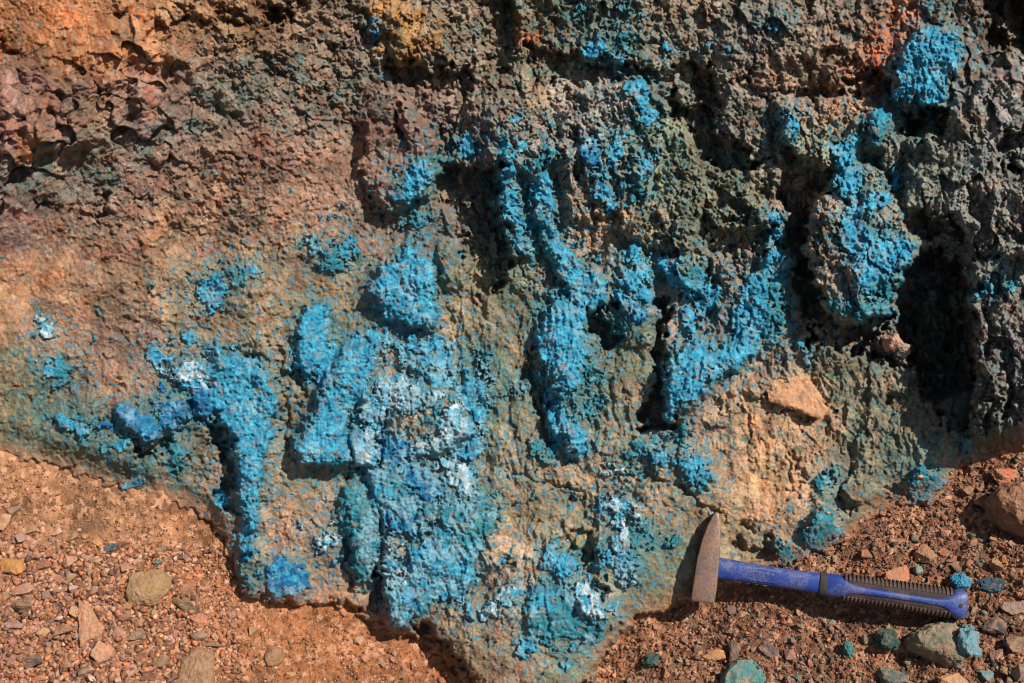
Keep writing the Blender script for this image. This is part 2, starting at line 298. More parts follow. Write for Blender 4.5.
# hollows and cracks: depth, radius (0 = outline), points
PI_ = [
(36,0,[(435,178),(450,167),(478,168),(503,166),(496,195),(500,215),(512,258),(500,285),(488,298),(472,285),(467,245),(452,222),(443,216)]),
(30,0,[(386,62),(420,66),(445,66),(470,70),(472,88),(464,108),(450,96),(438,88),(415,88),(390,78)]),
(32,0,[(488,-10),(512,-10),(514,60),(505,72),(488,62)]),
(27,0,[(525,40),(560,45),(600,64),(640,72),(700,66),(690,85),(640,80),(600,77),(570,88),(552,86),(545,70),(528,60)]),
(40,0,[(662,98),(692,104),(712,118),(722,138),(745,150),(768,162),(740,176),(715,172),(692,145),(675,122)]),
(30,0,[(695,60),(715,70),(722,110),(705,112),(690,90)]),
(26,0,[(702,205),(712,208),(722,232),(745,226),(768,232),(760,250),(730,260),(704,256)]),
(50,0,[(783,146),(806,160),(832,174),(820,195),(806,215),(806,250),(812,285),(826,312),(812,318),(797,298),(793,262),(788,218),(783,190)]),
(46,0,[(812,310),(850,326),(888,318),(896,312),(882,332),(866,346),(836,354),(814,346)]),
(74,0,[(900,268),(930,250),(962,262),(974,290),(970,340),(974,380),(970,424),(955,425),(935,405),(920,395),(912,365),(903,338),(895,305)]),
(28,0,[(905,214),(930,211),(955,224),(966,242),(945,240),(915,230)]),(40,0,[(905,113),(932,110),(950,116),(940,136),(915,142),(903,132)]),
(28,0,[(850,72),(872,70),(892,82),(885,97),(855,95)]),(70,0,[(985,-20),(1060,-20),(1060,45),(1000,52),(985,35)]),(50,0,[(1000,135),(1060,125),(1060,175),(1010,165),(998,150)]),
(18,0,[(145,30),(160,22),(175,32),(162,47),(150,40)]),(22,0,[(-20,35),(12,45),(16,57),(-20,57)]),(24,0,[(262,18),(275,5),(287,12),(283,25),(265,28)]),(16,0,[(290,-5),(302,-5),(300,20),(292,18)]),
(22,0,[(232,14),(240,12),(247,24),(230,26)]),(16,0,[(112,12),(124,10),(126,16),(114,18)]),
(42,0,[(657,296),(668,296),(665,340),(663,385),(672,432),(645,430),(645,402),(655,390),(653,350)]),
(34,0,[(588,308),(610,305),(616,330),(622,345),(604,348),(590,335)]),(28,0,[(374,582),(381,560),(387,590),(379,606),(368,606)]),
(26,0,[(205,425),(216,420),(230,450),(236,485),(234,512),(222,505),(222,470)]),(26,0,[(140,445),(166,442),(160,452),(152,462),(142,455)]),(12,0,[(188,400),(196,402),(200,425),(192,425)]),
(24,0,[(870,352),(880,345),(900,360),(905,368),(890,368),(875,362)]),(14,5,[(896,398)]),(10,3,[(735,405)]),
(15,5,[(398,98),(404,120),(408,134)]),(14,5,[(443,118),(441,150)]),(16,6,[(367,18),(373,55)]),(12,4,[(376,72),(379,90)]),(18,5,[(100,198),(103,212)]),
(16,5,[(533,352),(528,372),(537,398),(547,425),(558,445)]),(18,7,[(566,545),(577,535),(585,560)]),(16,5,[(594,582),(600,598)]),(12,3,[(349,540),(352,588)]),(14,3,[(348,430),(350,470)]),(12,3,[(380,420),(380,462)]),
(30,7,[(424,634),(440,652),(468,688)]),(14,5,[(246,552),(235,575),(238,592),(252,606)]),(9,2.5,[(281,342),(284,370),(284,420),(284,462)]),(9,3,[(294,370),(304,392),(298,410)]),
(10,2.5,[(678,492),(690,500),(705,508),(722,514)]),(9,2.2,[(615,470),(635,474),(645,480),(660,484)]),(9,2,[(512,475),(540,480),(575,495),(585,500)]),(9,2,[(768,400),(790,418),(812,420)]),
(9,2.2,[(59,92),(61,110),(63,136)]),(6,2,[(103,70),(105,98),(108,122)]),(7,1.8,[(76,70),(100,72),(130,74),(150,70)]),(7,1.8,[(165,55),(172,75),(180,88)]),(7,1.8,[(60,124),(85,128),(100,118)]),(9,3,[(18,120),(22,145)]),(8,3,[(76,88),(84,92)]),(7,2,[(40,98),(30,104),(26,112)]),(8,2.5,[(46,98),(58,108)]),(6,1.8,[(112,72),(124,78)]),(6,1.8,[(150,68),(168,72)]),(7,2,[(20,70),(27,84)]),(6,1.6,[(124,80),(135,100),(148,106)]),(6,1.6,[(130,50),(150,56)]),(7,2,[(215,52),(240,46),(250,60)]),
(10,2.5,[(362,140),(358,165),(366,190),(380,225)]),(7,2,[(370,128),(385,112),(398,108)]),(6,1.6,[(385,118),(400,128),(405,122)]),
(8,2.5,[(436,240),(448,236),(462,246)]),(10,4,[(470,290),(478,305)]),(7,2,[(255,352),(262,355)]),(10,3,[(555,412),(565,450),(570,460)]),(10,3,[(720,400),(740,398),(760,402)]),
(10,4,[(795,455),(805,475)]),(8,2.2,[(785,465),(795,480),(805,487)]),(12,4,[(844,495),(850,508)]),(12,4,[(890,490),(902,498),(906,510)]),(16,6,[(735,545),(750,552),(765,556)]),(14,5,[(768,538),(772,555)]),(10,3,[(740,520),(752,530)]),
(14,5,[(590,212),(600,222),(615,220)]),(22,6,[(573,130),(578,150),(575,170)]),(8,3,[(640,470),(655,478)]),
(20,8,[(745,215),(735,205)]),(18,7,[(740,80),(760,95)]),(14,7,[(830,55),(850,60)]),(18,6,[(785,90),(820,95),(838,92)]),(14,6,[(880,150),(888,175),(885,190)]),(16,7,[(945,330),(965,330)]),
(12,5,[(985,320),(995,335),(990,360)]),(12,5,[(1000,370),(1010,390),(1005,410)]),(14,6,[(985,400),(990,425)]),(14,5,[(1000,225),(1015,235),(1024,240)]),(10,4,[(960,190),(975,200)]),
]
# base colours as seen in sunlight (sRGB), spread around points
ZN = [
(20,20,45,(172,112,62)),(80,30,45,(178,115,62)),(130,20,40,(176,124,76)),(30,50,25,(150,112,66)),(100,55,30,(165,108,64)),(200,20,50,(158,118,76)),(250,30,40,(150,118,80)),
(20,80,30,(158,116,100)),(40,110,30,(145,108,84)),(90,95,30,(128,98,76)),(140,90,30,(138,104,86)),(200,60,30,(130,102,82)),(0,130,25,(150,112,98)),(30,150,20,(170,122,74)),
(60,180,50,(124,104,88)),(150,150,50,(138,112,96)),(230,100,50,(128,112,94)),(20,230,40,(120,92,84)),(120,210,50,(140,108,88)),(200,190,50,(150,118,92)),
(30,280,45,(176,126,84)),(100,270,45,(150,112,84)),(40,320,40,(186,132,96)),(170,240,50,(160,122,90)),(190,310,45,(168,130,94)),(130,340,40,(150,112,92)),(100,370,40,(158,116,88)),(20,380,40,(146,118,78)),
(60,450,50,(120,112,84)),(140,460,50,(130,118,90)),(180,500,40,(170,130,96)),(280,60,50,(140,114,90)),(330,100,50,(136,110,90)),(280,150,60,(146,112,92)),(320,200,60,(162,124,96)),(340,170,40,(170,128,98)),
(290,250,50,(150,120,88)),(360,220,40,(150,116,88)),(350,290,40,(152,126,90)),(280,300,40,(150,122,88)),(395,130,28,(146,104,88)),(380,180,28,(140,110,92)),(420,130,30,(120,94,82)),(412,32,26,(196,138,50)),(405,45,14,(186,150,66)),(430,40,14,(200,140,50)),(400,60,16,(120,92,48)),
(450,30,40,(140,116,92)),(480,110,40,(146,118,100)),(460,200,40,(120,100,84)),(450,200,18,(150,120,90)),(480,300,30,(146,126,94)),(500,380,40,(138,122,86)),(505,280,30,(120,118,90)),
(540,30,20,(170,96,44)),(570,42,18,(150,90,48)),(560,15,30,(110,104,78)),(620,20,50,(110,104,84)),(680,25,45,(150,116,92)),(660,35,16,(186,130,96)),(750,30,50,(122,104,90)),(530,100,20,(166,132,90)),(520,130,40,(170,130,112)),(590,115,40,(176,160,146)),(560,140,40,(150,122,100)),(600,150,40,(160,132,116)),
(680,60,40,(116,100,84)),(700,190,50,(112,104,82)),(650,150,40,(130,126,96)),(740,120,45,(114,98,86)),(600,225,45,(168,134,104)),(640,215,40,(140,120,88)),(590,265,30,(180,136,100)),(690,310,30,(176,132,104)),(560,270,20,(150,120,90)),
(740,270,40,(140,112,92)),(690,250,35,(116,104,84)),(720,330,40,(140,108,92)),(770,380,30,(170,134,104)),(760,60,40,(126,98,84)),(820,30,50,(118,96,80)),(830,60,35,(150,100,70)),(880,50,28,(180,98,56)),(925,20,22,(180,100,58)),(868,66,20,(176,92,54)),(960,70,16,(170,96,56)),(940,10,25,(100,84,70)),(990,10,40,(90,62,46)),
(790,80,40,(130,104,84)),(820,105,25,(166,112,78)),(870,98,15,(170,108,74)),(815,130,30,(140,122,94)),(820,150,20,(150,140,108)),(900,120,30,(96,90,78)),(960,100,40,(110,100,92)),(930,160,45,(112,106,94)),(1000,110,40,(120,108,104)),(980,180,45,(108,100,96)),(1010,200,30,(118,104,98)),(900,200,30,(120,108,88)),
(820,200,30,(176,140,116)),(830,230,20,(96,84,72)),(850,270,25,(140,112,92)),(880,300,25,(130,108,90)),(980,250,30,(112,104,92)),(990,300,30,(120,100,84)),(1000,380,40,(108,98,92)),(990,430,30,(100,100,92)),(940,330,40,(96,84,78)),(1010,340,25,(112,98,98)),
(620,360,40,(130,118,88)),(600,400,35,(140,124,90)),(560,480,40,(170,136,100)),(600,440,35,(156,128,94)),(520,460,35,(150,128,100)),(640,400,20,(150,122,94)),(680,440,30,(170,134,104)),(740,420,40,(188,144,108)),(800,395,30,(204,152,110)),(830,360,35,(136,116,88)),(870,400,35,(140,122,98)),(800,440,40,(190,142,104)),(760,480,40,(196,146,102)),(730,450,30,(190,142,106)),(730,500,30,(176,134,96)),(780,510,30,(200,148,106)),(700,520,30,(150,124,92)),(850,460,40,(150,128,98)),(900,440,40,(132,122,98)),(950,450,30,(130,122,100)),(880,490,30,(140,126,100)),(890,420,20,(160,128,96)),
(600,500,30,(186,144,106)),(640,500,30,(176,138,100)),(550,520,40,(160,130,92)),(510,560,35,(196,152,116)),(520,600,25,(200,150,112)),(660,570,40,(140,124,90)),(650,540,30,(140,122,90)),(580,610,30,(178,142,112)),(620,560,20,(172,150,100)),(590,545,15,(150,136,74)),
(290,480,35,(160,128,92)),(300,520,35,(190,146,114)),(330,570,35,(180,138,104)),(320,440,30,(150,124,88)),(260,480,30,(160,128,98)),(220,540,30,(160,128,96)),(250,590,20,(128,108,84)),(390,540,15,(206,160,128)),(455,528,20,(206,150,118)),(430,430,25,(206,156,108)),(420,350,30,(196,146,104)),(440,372,20,(202,152,110)),
(440,560,40,(150,122,92)),(450,620,40,(150,118,86)),(480,650,40,(128,106,80)),(500,620,30,(186,140,104)),(530,660,40,(160,130,100)),(570,670,40,(128,120,90)),(600,650,30,(150,122,88)),(500,683,40,(150,110,84)),(490,440,30,(150,128,92)),(490,510,30,(160,130,94)),(820,540,20,(150,130,104)),(760,540,25,(140,120,92)),
(510,90,30,(130,110,84)),(700,110,20,(90,80,70)),(790,270,30,(140,122,90)),
]

def lin(c):
    c = np.asarray(c, np.float64) / 255.0
    return np.where(c <= 0.04045, c / 12.92, ((c + 0.055) / 1.055) ** 2.4)

cov = canvas(); covb = {k: canvas() for k in 'bdtw'}; pid = np.full((CH, CW), -1, np.int16)
NAMES = []
for nm, cv, tone, r, pts in CR:
    if nm not in NAMES: NAMES.append(nm)
    sl, m = poly_mask(pts) if r == 0 else stroke_mask(pts, r)
    cov[sl] = np.maximum(cov[sl], m * cv)
    for k in 'bdtw':
        covb[k][sl] = np.where(m > 0.3, 1.0 if k == tone else covb[k][sl] * 0.3, covb[k][sl])
# nearest patch name for every spot of crust (grown outward a few steps)
for step in (26, 12, 0):
    for nm, cv, tone, r, pts in CR:
        p = np.array(pts, F)
        if step:
            sl, m = stroke_mask(list(pts) + [pts[0]], (r or 2) + step)
        else:
            sl, m = poly_mask(pts) if r == 0 else stroke_mask(pts, r)
        sub = pid[sl]; sub[m > 0.3] = NAMES.index(nm); pid[sl] = sub
COVR = blur(cov, 1); COVS = blur(cov, 3)
TONE = {k: blur(v, 3) for k, v in covb.items()}
gr = canvas()
for a, pts in GR:
    sl, m = poly_mask(pts); gr[sl] = np.maximum(gr[sl], m * a)
GREEN = blur(gr, 9)
# raised masses
ra1 = canvas(); ra2 = canvas(); ra3 = canvas()
for a, pts in RA:
    sl, m = poly_mask(pts)
    if a <= 20 and m.sum() > 5500 and min(p[1] for p in pts) < 150 and not (450 < pts[0][0] < 700):
        ra3[sl] += m * a; continue
    ra1[sl] += m * a * 0.45; ra2[sl] += m * a * 0.75
RAISE = blur(ra1, 1.3) * 1.25 + blur(ra2, 6) * 1.1 + blur(ra3, 15)
pi1 = canvas()
for a, r, pts in PI_:
    sl, m = poly_mask(pts) if r == 0 else stroke_mask(pts, r)
    pi1[sl] = np.maximum(pi1[sl], m * a)
PIT = blur(pi1, 1) * 0.8 + blur(pi1, 4) * 0.2

# line where the loose ground meets the wall
CT = [(-1500,-350),(-300,330),(0,455),(60,470),(130,495),(190,512),(215,530),(232,562),(240,596),(262,604),(290,608),(345,604),(368,624),(400,638),(425,642),(465,688),(500,725),(560,728),(586,690),(603,655),(640,618),(690,602),(740,588),(790,568),(850,540),(885,515),(930,503),(960,474),(1024,454),(1300,380),(2500,60)]
ctx = np.array([p[0] for p in CT], F); cty = np.array([p[1] for p in CT], F)
def contact(x): return np.interp(x, ctx, cty).astype(F)
_sx = np.arange(-1500, 2501, 4, dtype=F); _sy = contact(_sx)
_k = np.exp(-(np.arange(-60, 61) * 4.0 / 95.0) ** 2); _k /= _k.sum()
_ss = np.convolve(np.pad(_sy, 60, mode='edge'), _k, mode='valid')
def contact_s(x): return np.interp(x, _sx, _ss).astype(F)
_msk = canvas()
_yy, _xx = np.mgrid[0:CH, 0:CW].astype(F)
_msk[:] = (_yy - OY) > contact(_xx - OX)
GMASK = blur(_msk, 2)
def plane_h(x, y):
    """the loose ground's slope, coming out from the wall"""
    d = y - contact_s(x)
    return 0.44 * d * np.where(d < 0, 0.75, 1.0)

def zone_colour(x, y):
    wsum = np.full(x.shape, 1e-5, F); acc = np.zeros(x.shape + (3,), F)
    base = lin((140, 114, 88)).astype(F)
    acc += base * 1e-5
    for zx, zy, r, c in ZN:
        d2 = ((x - zx) ** 2 + (y - zy) ** 2) / F((r * 0.62) ** 2)
        m = d2 < 14
        w = np.where(m, np.exp(-np.minimum(d2, 14)), 0).astype(F)
        wsum += w; acc += w[..., None] * lin(c).astype(F)
    c = acc / wsum[..., None]; g = c.mean(-1, keepdims=True)
    return c * 0.90 + g * 0.10 * np.array([1.06, 1.0, .92], F)
# how blocky / how smooth a region is: x, y, r, (coarse, mid, fine)
RO = [
(60,25,90,(.25,.35,.5)),(115,95,75,(2.3,.5,.0)),(150,90,60,(2.3,.5,.0)),(30,130,60,(2.1,.4,.0)),(230,30,60,(.8,1.2,1)),(100,190,55,(.6,.8,.8)),(230,150,70,(.5,.8,.8)),(40,290,60,(.15,.15,.35)),(200,270,50,(.3,.4,.6)),(90,300,50,(.3,.35,.5)),(130,400,60,(.35,.5,.6)),(60,440,60,(.5,.5,.6)),
(320,200,70,(.2,.4,.55)),(345,165,30,(.15,.2,.4)),(310,90,60,(.6,1.1,1.1)),(392,140,34,(1.2,.45,.25)),(375,190,25,(.7,.8,.7)),(350,290,50,(.15,.25,.45)),(450,60,60,(.8,.9,1.0)),(600,20,80,(.8,.9,1.1)),(600,140,70,(.8,1.1,1.2)),(700,190,60,(.9,1.0,1.2)),(800,40,90,(.8,.8,1.0)),(830,140,60,(.9,.9,1.0)),(960,160,90,(1.1,.75,.9)),(1000,380,70,(1.2,.9,1.0)),
(600,240,40,(.4,.7,1)),(500,400,60,(.4,.3,.4)),(620,420,50,(.4,.35,.45)),(560,490,50,(.4,.35,.4)),(740,440,50,(.5,.4,.4)),(720,470,30,(.15,.2,.3)),(780,500,40,(.15,.2,.4)),(860,420,50,(.6,.45,.5)),(930,450,40,(.3,.25,.35)),(660,570,40,(.12,.15,.25)),(300,470,60,(.4,.35,.4)),(310,560,60,(.4,.4,.5)),(400,450,80,(.5,.5,.5)),(460,620,50,(.6,.45,.4)),(560,640,50,(.4,.35,.4)),(640,330,30,(.3,.3,.4)),(450,265,25,(.3,.3,.4)),(580,350,40,(.4,.5,.7)),(250,420,50,(.5,.7,.7)),
]
def rough(x, y):
    w = np.full(x.shape, 1e-3, F); a = [np.full(x.shape, 0.7e-3, F) for _ in range(3)]
    for rx, ry, r, v in RO:
        k = np.exp(-np.minimum(((x - rx) ** 2 + (y - ry) ** 2) / F((r * .8) ** 2), 20)).astype(F)
        w += k
        for i in range(3): a[i] += k * v[i]
    return [q / w for q in a]

def wall_fields(x, y):
    wx = fbm(x, y, 14, 3, 3) * 4.0; wy = fbm(x, y, 14, 3, 9) * 4.0
    gx, gy = x + wx, y + wy
    A, B, C = rough(x, y)
    c0 = sample(COVR, x + wx * 0.9, y + wy * 0.9)
    f28, r28, e28 = facets(x, y, 24, 1, 1.5, 0.08, 0.35, 1.35, 0.5)
    f11, r11, e11 = facets(x, y, 12.5, 2, 1.4, 0.12, 0.7, 1.35, 0.7)
    f5, r5, e5 = facets(x, y, 5.4, 3, 1.7, 0.22, 0.22, 1.3, 0.6)
    n1 = fbm(x, y, 110, 3, 30); n2 = fbm(x, y, 26, 4, 40); n3 = ridged(x, y, 46, 3, 50)
    lump, lr = domes(x + wx * .9, y + wy * .9, 7.5, 61)
    lump2, lr2 = domes(x + wx * .3, y + wy * .3, 3.6, 62)
    lump3, lr3 = domes(x + wx, y + wy, 19.0, 63)
    # crust cover: full patches with ragged, holed edges
    nz = fbm(x, y, 11, 4, 70, 0.6)
    nzf = fbm(x, y, 4.2, 3, 72, 0.6)
    cs = sample(COVS, gx, gy)
    cr = sstep(0.46, 0.54, cs * 0.62 + c0 * 0.40 + nz * 0.42 + nzf * 0.20 - 0.10)
    bc = sample(BC8, gx, gy); nz4 = fbm(x + 77, y, 8.5, 4, 74, .62)
    cr = np.maximum(cr, sstep(.50, .60, bc * 1.0 + nz4 * .60 - .09) * sstep(.03, .12, bc))
    bcw = sample(BC24, gx, gy)
    fleck = sstep(.40, .56, fbm(x + 31, y + 9, 6.5, 4, 78, .7) + bcw * 1.0 - .11) * (1 - cr) * sstep(.02, .08, bcw)
    film = sstep(0.16, 0.60, np.maximum(cs, bc * 1.1) + nz * 0.40 + nzf * 0.22) * (1 - cr)
    spk = sstep(0.50, 0.60, fbm(x, y, 9, 3, 77) - (1 - sample(GREEN, gx, gy)) * 0.42)     # stray teal specks where the wall is stained
    w2 = fbm(x, y, 7, 2, 15) * 2.2; w3 = fbm(x, y, 7, 2, 17) * 2.2
    w4 = fbm(x, y, 30, 2, 18) * 7; pit = sample(PIT, x + wx * 1.5 + w2 * 1.6 + w4, y + wy * 1.5 + w3 * 1.6 - w4)
    rz = sample(RAISE, x + wx * .7 + w2, y + wy * .7 + w3)
    f3, r3, e3 = facets(x, y, 3.3, 4, 1.5, 0.25, 0.3, 1.2, 0.85)
    cav = sstep(.30, .62, fbm(x + 300, y, 17, 4, 45, .6)) * (1 - .8 * cr)
    h = 0.06 * (y - CY) + np.clip(x - 890, 0, 600) * 0.10 * sstep(480, 380, y) - np.clip(x - 1300, 0, 400) * .2
    h = h + n1 * 13 + n2 * 3.5 * (0.4 + 0.6 * A) + n3 * 4.0 * A
    free = 1 - 0.75 * cr
    free = 1 - 0.6 * cr
    vz = sstep(330, 420, x) * sstep(500, 420, y - (x < 600) * 160)
    f11b, r11b, e11b = facets(x, y, 9.5, 7, 1.6, 0.14, 0.6, 2.1, 1.38)
    f28b, r28b, e28b = facets(x, y, 21, 8, 1.7, 0.09, 0.5, 2.3, 1.42)
    f28 = f28 * (1 - vz) + f28b * 1.25 * vz; r28 = r28 * (1 - vz) + r28b * vz
    f11 = f11 * (1 - vz) + f11b * .95 * vz; r11 = r11 * (1 - vz) + r11b * vz
    h = h + (f28 * 4.6 * A * (1 - .5 * cr) + f11 * 2.9 * B * free + f5 * 2.2 * C * free + f3 * 1.15 * (.12 + .88 * C) * free)
    # vertical ribs and runs down the wall, slanting fractures at the left
    rb = ridged(x + fbm(x, y, 60, 2, 310) * 16, y * .22, 17, 3, 300); fr_ = ridged(x * .55 + y * .84, (x * .84 - y * .55) * .35, 15, 3, 320)
    vz = sstep(330, 420, x) * sstep(500, 420, y - (x < 600) * 160)
    h = h + rb * (2.6 * vz + .6) + fr_ * 2.0 * (1 - vz) * A
    h = h - cav * 4.5 * B * sstep(.1, .6, C)
    pf = np.clip(pit, 0, 60)
    h = h + pf * (.30 * fbm(x, y, 24, 3, 46) + .12 * f11)
    wsel = sample(TONE['w'], gx, gy) * sstep(-.40, .30, fbm(x, y, 10, 5, 165, .68))
    soft = sstep(.25, .85, cs + nz * .2)
    h = h + soft * 1.6 + cr * (0.6 + 1.6 * wsel + lump3 * 2.4 + lump * 1.3 + lump2 * 1.0 + nzf * 1.6 + .8 * fbm(x, y, 2.4, 2, 91)) + (1 - cr) * lump2 * .2 * C
    h = h + (fbm(x, y, 3.2, 2, 90)) * 0.75
    h = h + rz * 0.95 - pit * .88
    # smooth box-like edges out of the far margins
    g = sample(GMASK, x + wx * 1.3, y + wy * 1.6, 0); g = np.where((y > contact(x)) & ((x < -150) | (x > 1180) | (y > 840)), 1, g)
    hp = plane_h(x, y)
    near = sstep(60, 0, contact(x) - y)
    h = h * (1 - 0.25 * near)
    h = np.where(y > contact_s(x) - 90, np.maximum(h, hp + 1.5 + 4 * (f28 + .5)), h)
    bank = np.maximum(sstep(245, 205, x), sstep(675, 715, x)) * sstep(34, 4, contact(x) - y)
    h = h * (1 - bank * .8) + (hp + 1.0 + .35 * (f11 * 3 + f5 * 2.2 + f28 * 3)) * bank * .8
    h = h * (1 - g) + (hp - 22) * g
    dusty = sstep(26, 2, contact(x) - y + 10 * nz4) * (.45 + .45 * sstep(600, 760, x)) * (1 - .6 * cr)
    # ------------------------------------------------ colour
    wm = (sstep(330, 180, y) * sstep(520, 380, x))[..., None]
    col = zone_colour(x + wx * 2.5, y + wy * 2.5) * (np.array([.96, 1.01, .98], F) * (1 - wm) + np.array([1.08, .98, .96], F) * wm) * (1 + .40 * sstep(560, 680, x) * sstep(360, 300, y) + .15 * sstep(880, 940, x) + .12 * sstep(380, 460, x))[..., None]  # brightness painted into the upper-right colour to offset its dimly lit relief
    v = 1 + 0.26 * (r28 - .5) * A + 0.46 * (r11 - .5) * (.4 + .6 * B) + 0.46 * (r5 - .5) + 0.3 * (r3 - .5) + 0.22 * n2 + 0.10 * fbm(x, y, 3.0, 2, 95)
    col = col * np.clip(v, 0.45, 1.6)[..., None]
    mott = fbm(x, y, 48, 4, 115)[..., None]; col = col * (1 + .28 * mott)
    rust = sstep(0.1, 0.7, fbm(x, y, 34, 4, 110))[..., None]
    col = col * (1 - rust) + col * np.array([1.10, 0.88, 0.76], F) * rust
    purp = sstep(0.05, 0.6, fbm(x, y, 22, 4, 120))[..., None] * 0.7
    col = col * (1 - purp) + col * np.array([0.92, 0.80, 0.88], F) * purp
    pale = (np.maximum(sstep(0.78, 0.97, r5) * 0.35 * C, sstep(.80, .98, r3) * .45) * sstep(-.3, .3, mott[..., 0]))[..., None]
    col = col * (1 - pale) + np.array([0.50, 0.38, 0.28], F) * pale
    # the crumbly rock is a mix: teal-grey, pink, dark and pale bits
    _, _, _, _, q5 = worley((x + wx * .8) / F(5.6), (y + wy * .8) / F(5.6), 33)
    mixw = (.30 + .70 * sstep(340, 430, x) * sstep(560, 440, y)) * (.35 + .65 * sstep(-.25, .3, fbm(x, y, 28, 3, 350)))
    for lo, hi, cc_, am in ((.0, .22, (.075, .165, .150), .75), (.22, .36, (.36, .23, .18), .6), (.36, .50, (.060, .045, .040), .6), (.50, .58, (.46, .40, .33), .6), (.58, .66, (.24, .12, .055), .55)):
        m_ = ((q5[0] >= lo) & (q5[0] < hi)) * (am * (.5 + .7 * q5[1])) * mixw
        m_ = np.clip(m_ * (.75 + .9 * fbm(x, y, 3.2, 2, 355)), 0, 1)[..., None]
        col = col * (1 - m_) + np.array(cc_, F) * m_
    gsoft = sample(GREEN, gx, gy)
    gbase = .20 * sstep(230, 400, x) * (1 - .75 * sstep(680, 760, x) * sstep(400, 450, y)) * sstep(700, 560, y) + .10
    gs = np.clip(np.maximum(gsoft * 1.1, gbase) * (0.62 + 0.8 * fbm(x, y, 17, 5, 130, .6) + 0.5 * (r11 - .5) + .3 * (r5 - .5)), 0, .85)
    gcol = np.array([0.095, 0.148, 0.118], F) * (1 + 0.6 * fbm(x, y, 8, 3, 140))[..., None]
    col = col * (1 - gs[..., None]) + gcol * gs[..., None]
    fc = np.array([0.055, 0.200, 0.200], F) * (1 + .5 * nzf)[..., None]
    fk = (film * .60)[..., None]
    halo = np.clip(sample(blurcov, gx, gy) * 1.3 - 0.1, 0, 1) * (1 - cr) * np.clip(.75 + 1.0 * fbm(x, y, 9, 3, 150), 0, 1) * .85
    hc = np.array([0.085, 0.20, 0.19], F)
    col = col * (1 - halo[..., None]) + hc * halo[..., None]
    col = col * (1 - fk) + fc * fk
    fl = (fleck * .75)[..., None]; col = col * (1 - fl) + np.array([0.045, 0.22, 0.30], F) * fl
    tw = {k: sample(TONE[k], gx, gy) for k in 'bdtw'}
    ts = tw['b'] + tw['d'] + tw['t'] + tw['w'] + 1e-4
    nb = fbm(x, y, 7, 4, 160); nb2 = fbm(x, y, 30, 3, 170)
    nb = nb + .35 * nzf
    bl = np.array([0.058, 0.340, 0.485], F) + np.array([0.040, 0.10, 0.095], F) * (nb + nb2 * .6)[..., None]
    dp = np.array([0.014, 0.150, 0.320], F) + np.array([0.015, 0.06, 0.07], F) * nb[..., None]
    tl = np.array([0.038, 0.225, 0.265], F) + np.array([0.02, 0.06, 0.06], F) * nb[..., None]
    dp = dp + (bl - dp) * sstep(-.25, .5, fbm(x, y, 10, 3, 166))[..., None] * .7
    wf = np.clip(sstep(-.40, .30, fbm(x, y, 10, 5, 165, .68)) * (.95 + .5 * (lr2 - .5)), 0, 1)[..., None]
    wh = np.array([0.52, 0.62, 0.64], F) * wf + bl * (1 - wf)
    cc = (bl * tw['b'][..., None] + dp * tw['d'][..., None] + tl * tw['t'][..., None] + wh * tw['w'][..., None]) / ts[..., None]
    cc = np.where((ts < 0.02)[..., None], tl, cc)
    cc = cc * (0.80 + 0.42 * lr2 * .6 + 0.42 * lr * .5)[..., None]
    pw = (sstep(.18, .62, fbm(x, y, 20, 5, 185, .6) + .5 * (sstep(340, 380, x) * sstep(520, 480, x) * sstep(320, 360, y)) - .05) * .62)[..., None]
    cc = cc * (1 - pw) + np.array([0.26, 0.46, 0.52], F) * pw
    # brown dust and bare spots on the crust
    dust = sstep(.22, .75, fbm(x, y, 9, 5, 180, .65))[..., None] * .6 * (1 - tw['d'] * .7)[..., None]
    cc = cc * (1 - dust) + np.array([0.30, 0.20, 0.12], F) * dust
    deepv = sstep(.10, .65, fbm(x, y, 9, 4, 190, .65))[..., None] * .45 * (1 - tw['w'])[..., None]
    cc = cc * (1 - deepv) + np.array([0.010, 0.10, 0.24], F) * deepv
    k = cr[..., None]
    col = col * (1 - k) + np.clip(cc, 0.004, 1) * k
    sk = (spk * (1 - cr) * 0.7)[..., None]
    col = col * (1 - sk) + np.array([0.04, 0.20, 0.25], F) * sk
    ec = np.where((x < 560)[..., None], lin((176, 112, 72)).astype(F), lin((150, 100, 70)).astype(F)) * (1 + .8 * (r5 - .5))[..., None]
    col = col * (1 - dusty[..., None]) + ec * dusty[..., None]
    return h, np.clip(col, 0.004, 0.9), cr, g
blurcov = blur(cov, 9) * 1.2; BC8 = blur(cov, 9); BC24 = blur(cov, 22)

def axis(lo, hi, step, far_lo, far_hi):
    mid = list(np.arange(lo, hi + step * .5, step))
    a = []; v = lo; s = step * 1.5
    while v > far_lo: v -= s; s *= 1.03; a.append(v)
    b = []; v = mid[-1]; s = step * 1.5
    while v < far_hi: v += s; s *= 1.03; b.append(v)
    return np.array(a[::-1] + mid + b, F)

